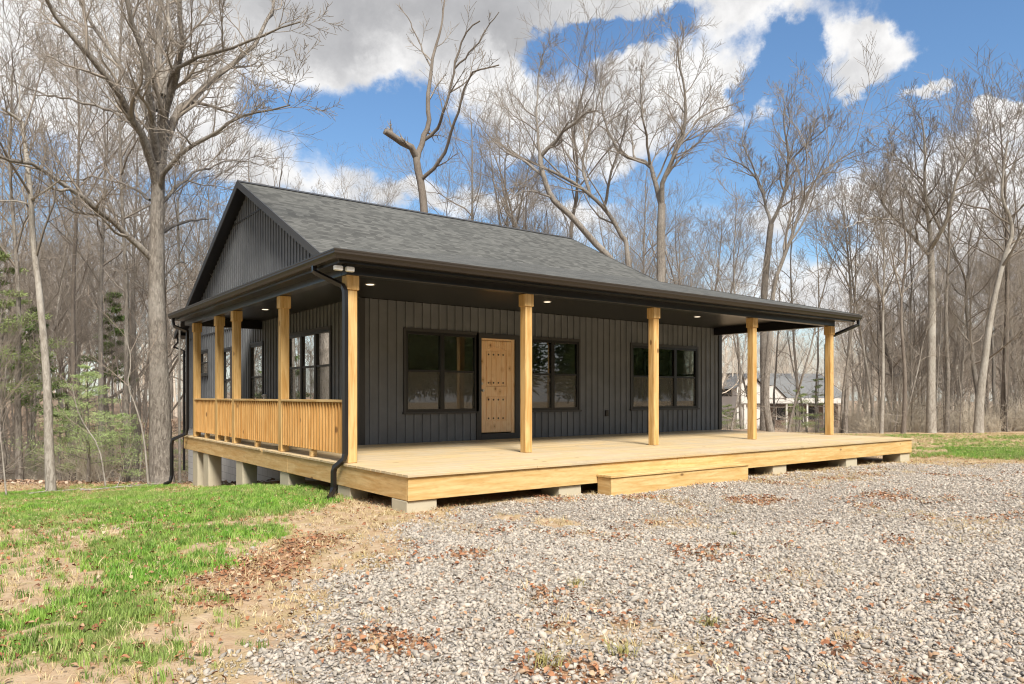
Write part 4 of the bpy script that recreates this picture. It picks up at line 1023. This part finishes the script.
def bush(seed, h=1.6, n=26):
    r = np.random.default_rng(seed); cr = TB()
    for k in range(n):
        a = r.uniform(0, 6.28); e = r.uniform(.6, 1.45); p = np.array([r.normal(0, .3), r.normal(0, .3), -.05])
        grow(cr, r, p, unit(np.array([math.cos(a)*math.cos(e), math.sin(a)*math.cos(e), math.sin(e)])), h*r.uniform(.5, 1.2), .012, 2, 4, .05, .2, (0, 4, 4, 5, 3, 3), (4, 4, 3, 3, 3, 3), .005)
    return cr.mesh('bush', M['brush'])
M['brush'] = material('brush_twigs', lambda t: t.mix(ATT(t, 'tone', 'INSTANCER'), (.42, .37, .30), (.58, .52, .43)), .9, .1)
BU = [bush(k, 1.3+.5*(k % 3)) for k in range(4)]
mass('undergrowth', 240, [(-120, 200, 18.5, 34), (740, 1160, 31.5, 36), (850, 1160, 34, 60), (850, 1160, 34, 60)], BU, 'tangled leafless undergrowth on the floor of the wood', 'undergrowth', .4, 1.0, 34, True)
mass('house_brush', 22, [(722, 855, 33, 46)], BU, 'low tangled brush between the porch and the neighbour house', 'brush', .4, .8, 35, False)

# evergreens
def needles(seed, pts, mat, size, nper, flat=.5, name='foliage', L=1.0):
    r = np.random.default_rng(seed); V_ = []; Q_ = []; n = 0
    for (c, rad) in pts:
        for k in range(nper):
            o = r.normal(0, 1, 3); o = o/np.linalg.norm(o)*rad*r.uniform(.2, 1)**.6; o[2] *= flat; p = np.array(c)+o
            d = unit(o+r.normal(0, .5, 3)*rad+np.array([0, 0, .02])); s_ = unit(np.cross(d, r.normal(0, 1, 3))); l = size*r.uniform(.6, 1.4)*L; w = size*.16
            V_ += [p-s_*w, p+s_*w, p+d*l+s_*w*.3, p+d*l-s_*w*.3]; Q_.append((n, n+1, n+2, n+3)); n += 4
    return arr_mesh(name, np.array(V_), np.array(Q_), mat, True)
def f_ever(a, b):
    return lambda t: t.mix(t.mr(t.noise(OC(t), 3.5, 3), .3, .7), a, b)
M['ever_light'] = material('young_green_foliage', f_ever((.42, .52, .24), (.28, .38, .15)), .7, .2)
M['ever_dark'] = material('dark_green_foliage', f_ever((.10, .16, .05), (.20, .26, .10)), .7, .2)
M['ever_mid'] = material('yellow_green_foliage', f_ever((.28, .34, .14), (.18, .23, .09)), .7, .2)
def evergreen(px, py, depth, H, rad, mat, seed, name, label, clear=.15, nb=26, nper=90, size=.09, cat='evergreen tree', group=None):
    r = np.random.default_rng(seed); v = at(px, HY, depth); z0 = float(height(v.x, v.y)); tr = TB(); pts = []
    n = 8; P = np.array([(r.normal(0, .02)*H*.3, r.normal(0, .02)*H*.3, H*i/n-.1) for i in range(n+1)]); tr.tube(P, np.linspace(.018*H**.5+.02, .008, n+1), 7)
    for b in range(nb):
        t = clear+(1-clear)*(b+r.random())/nb; i = min(int(t*n), n-1); p = P[i]+(P[i+1]-P[i])*(t*n-i); a = b*2.4+r.uniform(-.4, .4); L = rad*(1.05-t)*r.uniform(.6, 1.2)+.12
        e = r.uniform(-.1, .45); q = p+np.array([math.cos(a)*math.cos(e), math.sin(a)*math.cos(e), math.sin(e)])*L
        tr.tube(np.array([p, (p+q)/2+np.array([0, 0, .04]), q]), np.array([.012, .008, .004]), 4)
        for u in (.45, .7, .95): pts.append((p+(q-p)*u, L*.30+.05))
    root = bpy.data.objects.new(name, None); COL.objects.link(root); root.location = (v.x, v.y, z0); tag(root, label, cat, group)
    for nm, me in (('trunk', tr.mesh('trunk', M['bark'])), ('crown', needles(seed, pts, mat, size, nper, .35, 'crown'))):
        c = bpy.data.objects.new(nm, me); COL.objects.link(c); c.parent = root
evergreen(88, 0, 18.4, 3.0, 1.5, M['ever_light'], 1, 'young_evergreen', 'light green young evergreen with airy foliage between the slender pale tree and the largest tree', .2, 34, 130, .035)
evergreen(122, 0, 19.6, 2.0, 1.1, M['ever_light'], 2, 'young_evergreen', 'low light green evergreen just left of the largest tree trunk', .15, 24, 110, .035)
evergreen(60, 0, 21, 2.2, 1.3, M['ever_mid'], 3, 'young_evergreen', 'low yellowish evergreen close behind the slender pale tree', .15, 20, 130, .04)
evergreen(2, 0, 20, 6.6, 2.2, M['ever_mid'], 4, 'pine_tree', 'green pine with drooping boughs cut off by the left edge of the photo', .35, 26, 120, .07)
evergreen(34, 0, 25, 6.8, 1.7, M['ever_dark'], 5, 'pine_tree', 'dark green thin pine behind the slender pale tree', .45, 20, 80, .13)
evergreen(112, 0, 33, 8.5, 1.8, M['ever_dark'], 6, 'pine_tree', 'dark green pine deep in the wood left of the largest tree', .5, 20, 90, .14)
evergreen(190, 0, 26, 3.0, 1.2, M['ever_light'], 7, 'young_evergreen', 'light green evergreen right of the largest tree beside the far downspout', .1, 20, 110, .04)
for i, (px, d, H) in enumerate(((728, 36, 1.3), (800, 34, 2.2), (818, 37, 3.0))):
    evergreen(px, 0, d, H, .8, M['ever_mid'], 20+i, 'young_evergreen', ('low green bush at the house corner in front of the white neighbour house', 'young green tree just left of the last porch post, before the neighbour roof', 'tallest green young tree before the neighbour house, beside the last porch post', 'lowest green bush in front of the white gable of the neighbour house')[i], .1, 16, 60, .05)
# woods behind the camera, seen mirrored in the window panes
r_ = random.Random(5); pts = []
for k in range(230):
    an = math.radians(r_.uniform(150, 345)); d = r_.uniform(30, 44); pts.append((CP[0]+6+math.cos(an)*d, CP[1]+math.sin(an)*d, -.6))
def conif(seed):
    r = np.random.default_rng(seed); P = [((r.normal(0, .2), r.normal(0, .2), 3+i*.8), 2.8-i*.17) for i in range(13)]
    return needles(seed, P, M['ever_dark'], .55, 170, .5, 'conifer')
scatter('opposite_wood', np.array(pts), np.array([r_.uniform(.7, 1.1) for _ in pts]), [conif(1), conif(2)], M['ever_dark'], 'green wood opposite the house, seen only mirrored in the window panes', 'wood', rot=np.array([(0, 0, r_.uniform(0, 6)) for _ in pts]), seed=3)

# fallen branches and weeds
def stick(px, py, L, ang, rad, label, depth_z=-1.1, seed=0):
    x, y = ground_pt(px, py, depth_z); r = np.random.default_rng(seed); tb = TB(); z = float(height(x, y))
    P = [np.array([0, 0, rad])]; a = ang
    for i in range(6): a += r.normal(0, .12); P.append(P[-1]+np.array([math.cos(a)*L/6, math.sin(a)*L/6, r.uniform(-.01, .03)]))
    P = np.array(P)
    for q in P: q[2] = float(height(x+q[0], y+q[1]))-z+rad+abs(r.normal(0, .02))
    tb.tube(P, np.linspace(rad, rad*.4, 7), 7); sprout(tb, r, P, np.linspace(rad, rad*.4, 7), L*.5, 2, 3, .02, .2, (0, 4, 4, 3, 3, 3), (6, 6, 5, 4, 3, 3), .004, .3, 4, .5)
    o = bpy.data.objects.new('fallen_branch', tb.mesh('fallen_branch', M['bark_pale'])); COL.objects.link(o); o.location = (x, y, z); tag(o, label, 'branch')
stick(80, 487, 1.8, .1, .03, 'grey fallen branch at the lawn edge below the light green evergreen', seed=1)
stick(108, 484, 1.5, -.35, .02, 'thin fallen branch just left of the largest tree', seed=2)
stick(28, 492, 1.4, .5, .025, 'fallen branch beside the foot of the slender pale tree', seed=3)
def weed(px, py, label, seed, s=1.0):
    x, y = ground_pt(px, py, -.5); me = clump(seed, M['weed'], 60, .11*s, .10*s, .003, 1.5)
    o = bpy.data.objects.new('weed_tuft', me); COL.objects.link(o); o.location = (x, y, float(height(x, y))); tag(o, label, 'weed')
M['weed'] = material('dry_weed', lambda t: t.mix(t.noise(OC(t), 18, 3), (.36, .30, .13), (.22, .22, .07)), .8, .2)
weed(710, 632, 'dry yellow weed tuft alone in the gravel at the lower right', 51, .8); weed(576, 590, 'olive weed tuft in the gravel below the sandy patch', 52, .8)
weed(545, 676, 'brown weed tuft at the bottom edge amid red leaves', 53, .9); weed(622, 664, 'straw-coloured weed tuft near the bottom right of the red leaf patch', 54, .8)
weed(733, 540, 'small green weed in the gravel right of the step', 55, .45)

# ------------------------------------------------------------------ neighbour house
nb = at(787, HY, 82); nz = -2.6
M['nwhite'] = material('white_siding', lambda t: t.mix(t.noise(OC(t), 1, 3), (.62, .60, .57), (.52, .51, .49)), .7, .2)
M['nbrick'] = material('brown_brick', lambda t: t.mix(t.noise(OC(t), 5, 4), (.20, .14, .11), (.11, .08, .065)), .9, .1)
M['nroof'] = material('slate_roof', lambda t: t.mix(t.noise(OC(t), 2.5, 4), (.13, .135, .14), (.20, .205, .21)), .9, .2)
M['ndark'] = material('dark_opening', (.02, .02, .022), .4, .5)
nh = thing('neighbour_house', 'white house with slate roof seen far off between the last two porch posts', 'house', (nb.x, nb.y, nz))
a0 = math.atan2(RT[1], RT[0])+.12
def nl(u, v, z): return (nb.x+math.cos(a0)*u-math.sin(a0)*v, nb.y+math.sin(a0)*u+math.cos(a0)*v, nz+z)
def npoly(m, pts): m.add([nl(*p) for p in pts], [tuple(range(len(pts)))])
def nbox(m, u0, u1, v0, v1, z0, z1):
    m.add([nl(u, v, z) for z in (z0, z1) for u, v in ((u0, v0), (u1, v0), (u1, v1), (u0, v1))], [(0, 3, 2, 1), (4, 5, 6, 7), (0, 1, 5, 4), (1, 2, 6, 5), (2, 3, 7, 6), (3, 0, 4, 7)])
m = MB(); nbox(m, -5.8, 5.9, 0, 8, -2.0, 3.5); nbox(m, -6.4, -3.4, -1.2, 0, -2.0, 4.6)
m.add([nl(*p) for p in ((-6.4, -1.2, 4.6), (-3.4, -1.2, 4.6), (-4.9, -1.2, 5.9), (-6.4, 0, 4.6), (-3.4, 0, 4.6), (-4.9, 0, 5.9))], [(0, 1, 2), (5, 4, 3)]); 
m.add([nl(*p) for p in ((-3.4, -1.7, 3.3), (-1.0, -1.7, 3.3), (-2.4, -1.7, 4.7), (-3.4, -1.7, 4.6))], [(0, 1, 2, 3)])
m.build('wall', M['nwhite'], nh)
m = MB(); nbox(m, -5.9, 6.0, -.12, -.02, -2.0, 2.6); m.build('brick_wall', M['nbrick'], nh)
m = MB()
for pl in ([(-3.2, -1.5, 3.35), (6.3, -1.5, 3.35), (6.3, 4, 6.2), (-3.2, 4, 6.2)], [(-6.3, 9, 3.4), (6.3, 9, 3.4), (6.3, 4, 6.2), (-6.3, 4, 6.2)],
           [(-6.75, -1.5, 4.38), (-6.75, 4, 4.38), (-4.9, 4, 6.05), (-4.9, -1.5, 6.05)], [(-3.05, -1.5, 4.40), (-3.05, 4, 4.40), (-4.9, 4, 6.05), (-4.9, -1.5, 6.05)],
           [(-2.4, -1.9, 4.75), (-2.4, 1.2, 4.75), (-.9, 1.2, 3.3), (-.9, -1.9, 3.3)]): npoly(m, pl)
m.build('roof', M['nroof'], nh)
m = MB(); nbox(m, -6.3, 6.3, -1.62, -1.50, 2.75, 3.3); m.build('fascia', M['nwhite'], nh)
for u in (-5.6, -3.2, -.8, 1.6, 3.6, 5.8):
    m = MB(); nbox(m, u-.09, u+.09, -1.5, -1.32, -2.0, 2.75); m.build('porch_post', M['nwhite'], nh)
for (u0, u1, z0, z1, v) in ((-5.4, -4.5, 3.5, 4.7, -1.24), (-1.3, -.3, .9, 2.3, -.16), (.8, 1.8, .3, 2.4, -.16), (2.4, 3.4, .9, 2.3, -.16), (-3.4, -2.4, .9, 2.3, -.16)):
    m = MB(); nbox(m, u0, u1, v, v+.03, z0, z1); w = m.build('window', M['ndark'], nh)
    m = MB(); nbox(m, u0-.1, u0, v-.03, v+.02, z0, z1); nbox(m, u1, u1+.1, v-.03, v+.02, z0, z1); m.build('frame', M['nwhite'], w)

# ------------------------------------------------------------------ sky and sun
SUN_EL = math.radians(48); sd = Vector((-.30, -.95, 0)).normalized()    # horizontal direction towards the sun
W = bpy.data.worlds.new('World'); S.world = W; W.use_nodes = True; t = NT(W.node_tree); t.n.clear()
sky = t.add('ShaderNodeTexSky'); sky.sky_type = 'NISHITA'; sky.sun_disc = False; sky.sun_elevation = SUN_EL; sky.sun_rotation = math.atan2(sd.x, sd.y); sky.air_density = 1.3; sky.dust_density = .4; sky.ozone_density = 2.0
d = t.add('ShaderNodeTexCoord').outputs['Generated']
def direction(px, py):
    a = (px-CX)/FPX; b = -(py-HY)/FPX; v = Vector((FW[0]+a*RT[0], FW[1]+a*RT[1], b)); return v.normalized()
dn = t.vmath('NORMALIZE', d)
warp = t.noise(dn, 6.0, 8, .62, out=1); warp = t.vmath('SUBTRACT', warp, (.5, .5, .5)); dw = t.vmath('ADD', dn, t.vmath('MULTIPLY', warp, (.22, .22, .17)))
def blob(px, py, rx, ry, w, src=dw):
    c = direction(px, py); df = t.vmath('SUBTRACT', src, tuple(c)); k = 1.0/850
    df = t.vmath('MULTIPLY', df, (1/(rx*k), 1/(rx*k), 1/(ry*k))); L = t.vmath('LENGTH', df, out=1)
    return t.math('MULTIPLY', t.mr(L, 0.0, 1.35, 1, 0), w)
def add_all(l):
    s_ = l[0]
    for q in l[1:]: s_ = t.math('ADD', s_, q)
    return s_
sxyz = t.add('ShaderNodeSeparateXYZ', ins={0: dn}).outputs
zz = t.math('MAXIMUM', t.math('ADD', sxyz[2], .12), .05)
pc = t.add('ShaderNodeCombineXYZ', ins={0: t.math('DIVIDE', sxyz[0], zz), 1: t.math('DIVIDE', sxyz[1], zz), 2: 3.7}).outputs[0]
n_big = t.noise(pc, 1.1, 7, .58); n_dir = t.noise(dn, 7.0, 8, .62, dist=.3)
base = t.math('ADD', t.math('MULTIPLY', n_dir, 1.05), t.math('MULTIPLY', n_big, .30))
B = [blob(120, 20, 330, 90, .75), blob(430, 20, 300, 75, .8), blob(650, 8, 150, 26, .6), blob(110, 110, 190, 70, .55), blob(250, 155, 85, 45, .5),
     blob(620, 110, 170, 75, .6), blob(740, 95, 80, 40, .45), blob(880, 50, 90, 30, .75), blob(840, 32, 55, 30, .5), blob(850, 85, 60, 18, .5), blob(900, 42, 40, 30, .3), blob(945, 93, 34, 13, 1.3), blob(1012, 117, 38, 22, 1.5), blob(760, 22, 60, 22, .5),
     blob(935, 225, 150, 62, .62), blob(1010, 170, 60, 40, .4), blob(810, 200, 70, 35, .4), blob(600, 230, 60, 30, .2), blob(120, 225, 160, 40, .3), blob(520, 205, 150, 30, .45), blob(350, 200, 120, 22, .4), blob(500, 160, 50, 25, .3), blob(900, 290, 300, 50, .5), blob(60, 290, 250, 45, .45),
     blob(400, 120, 110, 55, -.75), blob(470, 170, 90, 40, -.25), blob(605, 42, 100, 26, -1.4), blob(560, 75, 40, 26, -.7), blob(970, 50, 90, 75, -.7), blob(785, 75, 40, 50, -.9), blob(770, 120, 60, 30, -.5), blob(740, 160, 75, 45, -.45), blob(265, 100, 40, 45, -.55), blob(20, 190, 60, 55, -.5), blob(600, 180, 140, 24, -.5), blob(845, 235, 40, 30, -.4), blob(880, 125, 130, 28, -.6), blob(450, 230, 80, 18, -.15), blob(180, 200, 60, 26, -.35)]
dens = t.math('ADD', base, add_all(B))
dens = t.math('ADD', dens, t.mr(t.vmath('DOT_PRODUCT', dn, (FW[0], FW[1], 0), out=1), .45, -.1, 0, .38))  # unseen cloud cover added behind the camera to take blue out of the fill light
mask = t.mr(dens, .66, 1.16)
low = t.mr(sxyz[2], .02, .16, .55, 0); mask = t.math('MAXIMUM', mask, low)
grey = t.math('ADD', add_all([blob(470, 14, 250, 55, .95), blob(150, 10, 260, 50, .30), blob(250, 30, 120, 60, .2)]), t.math('MULTIPLY', t.math('SUBTRACT', t.noise(dw, 9, 5, .55), .5), 1.2))
und = t.math('MULTIPLY', t.mr(t.noise(t.vmath('ADD', dn, (0, 0, .02)), 13, 6, .6), .40, .66), .62)
cl = t.mix(t.mr(grey, .05, .95), (.94, .93, .92), (.40, .40, .41)); cl = t.mix(und, cl, (.52, .52, .53))
thick = t.mr(dens, .75, 1.5); cl = t.mix(t.math('MULTIPLY', thick, .12), cl, (.55, .56, .60))
bg1 = t.add('ShaderNodeBackground'); t.set(bg1.inputs[0], t.mix(.8, sky.outputs[0], (.64, .86, 1.08), 'MULTIPLY')); bg1.inputs[1].default_value = .10
bg2 = t.add('ShaderNodeBackground'); t.set(bg2.inputs[0], cl); bg2.inputs[1].default_value = .77
mx = t.add('ShaderNodeMixShader'); t.l.new(mask, mx.inputs[0]); t.l.new(bg1.outputs[0], mx.inputs[1]); t.l.new(bg2.outputs[0], mx.inputs[2])
wo = t.add('ShaderNodeOutputWorld'); t.l.new(mx.outputs[0], wo.inputs[0])
sl = bpy.data.lights.new('sun', 'SUN'); sl.energy = 4.6; sl.angle = math.radians(18); sl.color = (1, .93, .82); so = bpy.data.objects.new('sun', sl); COL.objects.link(so)
v = Vector((sd.x*math.cos(SUN_EL), sd.y*math.cos(SUN_EL), math.sin(SUN_EL))); so.rotation_euler = v.to_track_quat('Z', 'Y').to_euler()

S.view_settings.view_transform = 'Standard'; S.view_settings.look = 'None'; S.view_settings.exposure = 0.52; S.view_settings.gamma = 1.0; S.view_settings.use_curve_mapping = False
S.render.engine = 'CYCLES'; S.cycles.max_bounces = 6; S.cycles.transparent_max_bounces = 12; S.cycles.use_denoising = True; S.cycles.sample_clamp_indirect = 4
S.cycles.pixel_filter_type = 'BLACKMAN_HARRIS'; S.cycles.filter_width = 1.15; S.cycles.diffuse_bounces = 4; S.cycles.glossy_bounces = 3
print('trees', cnt)
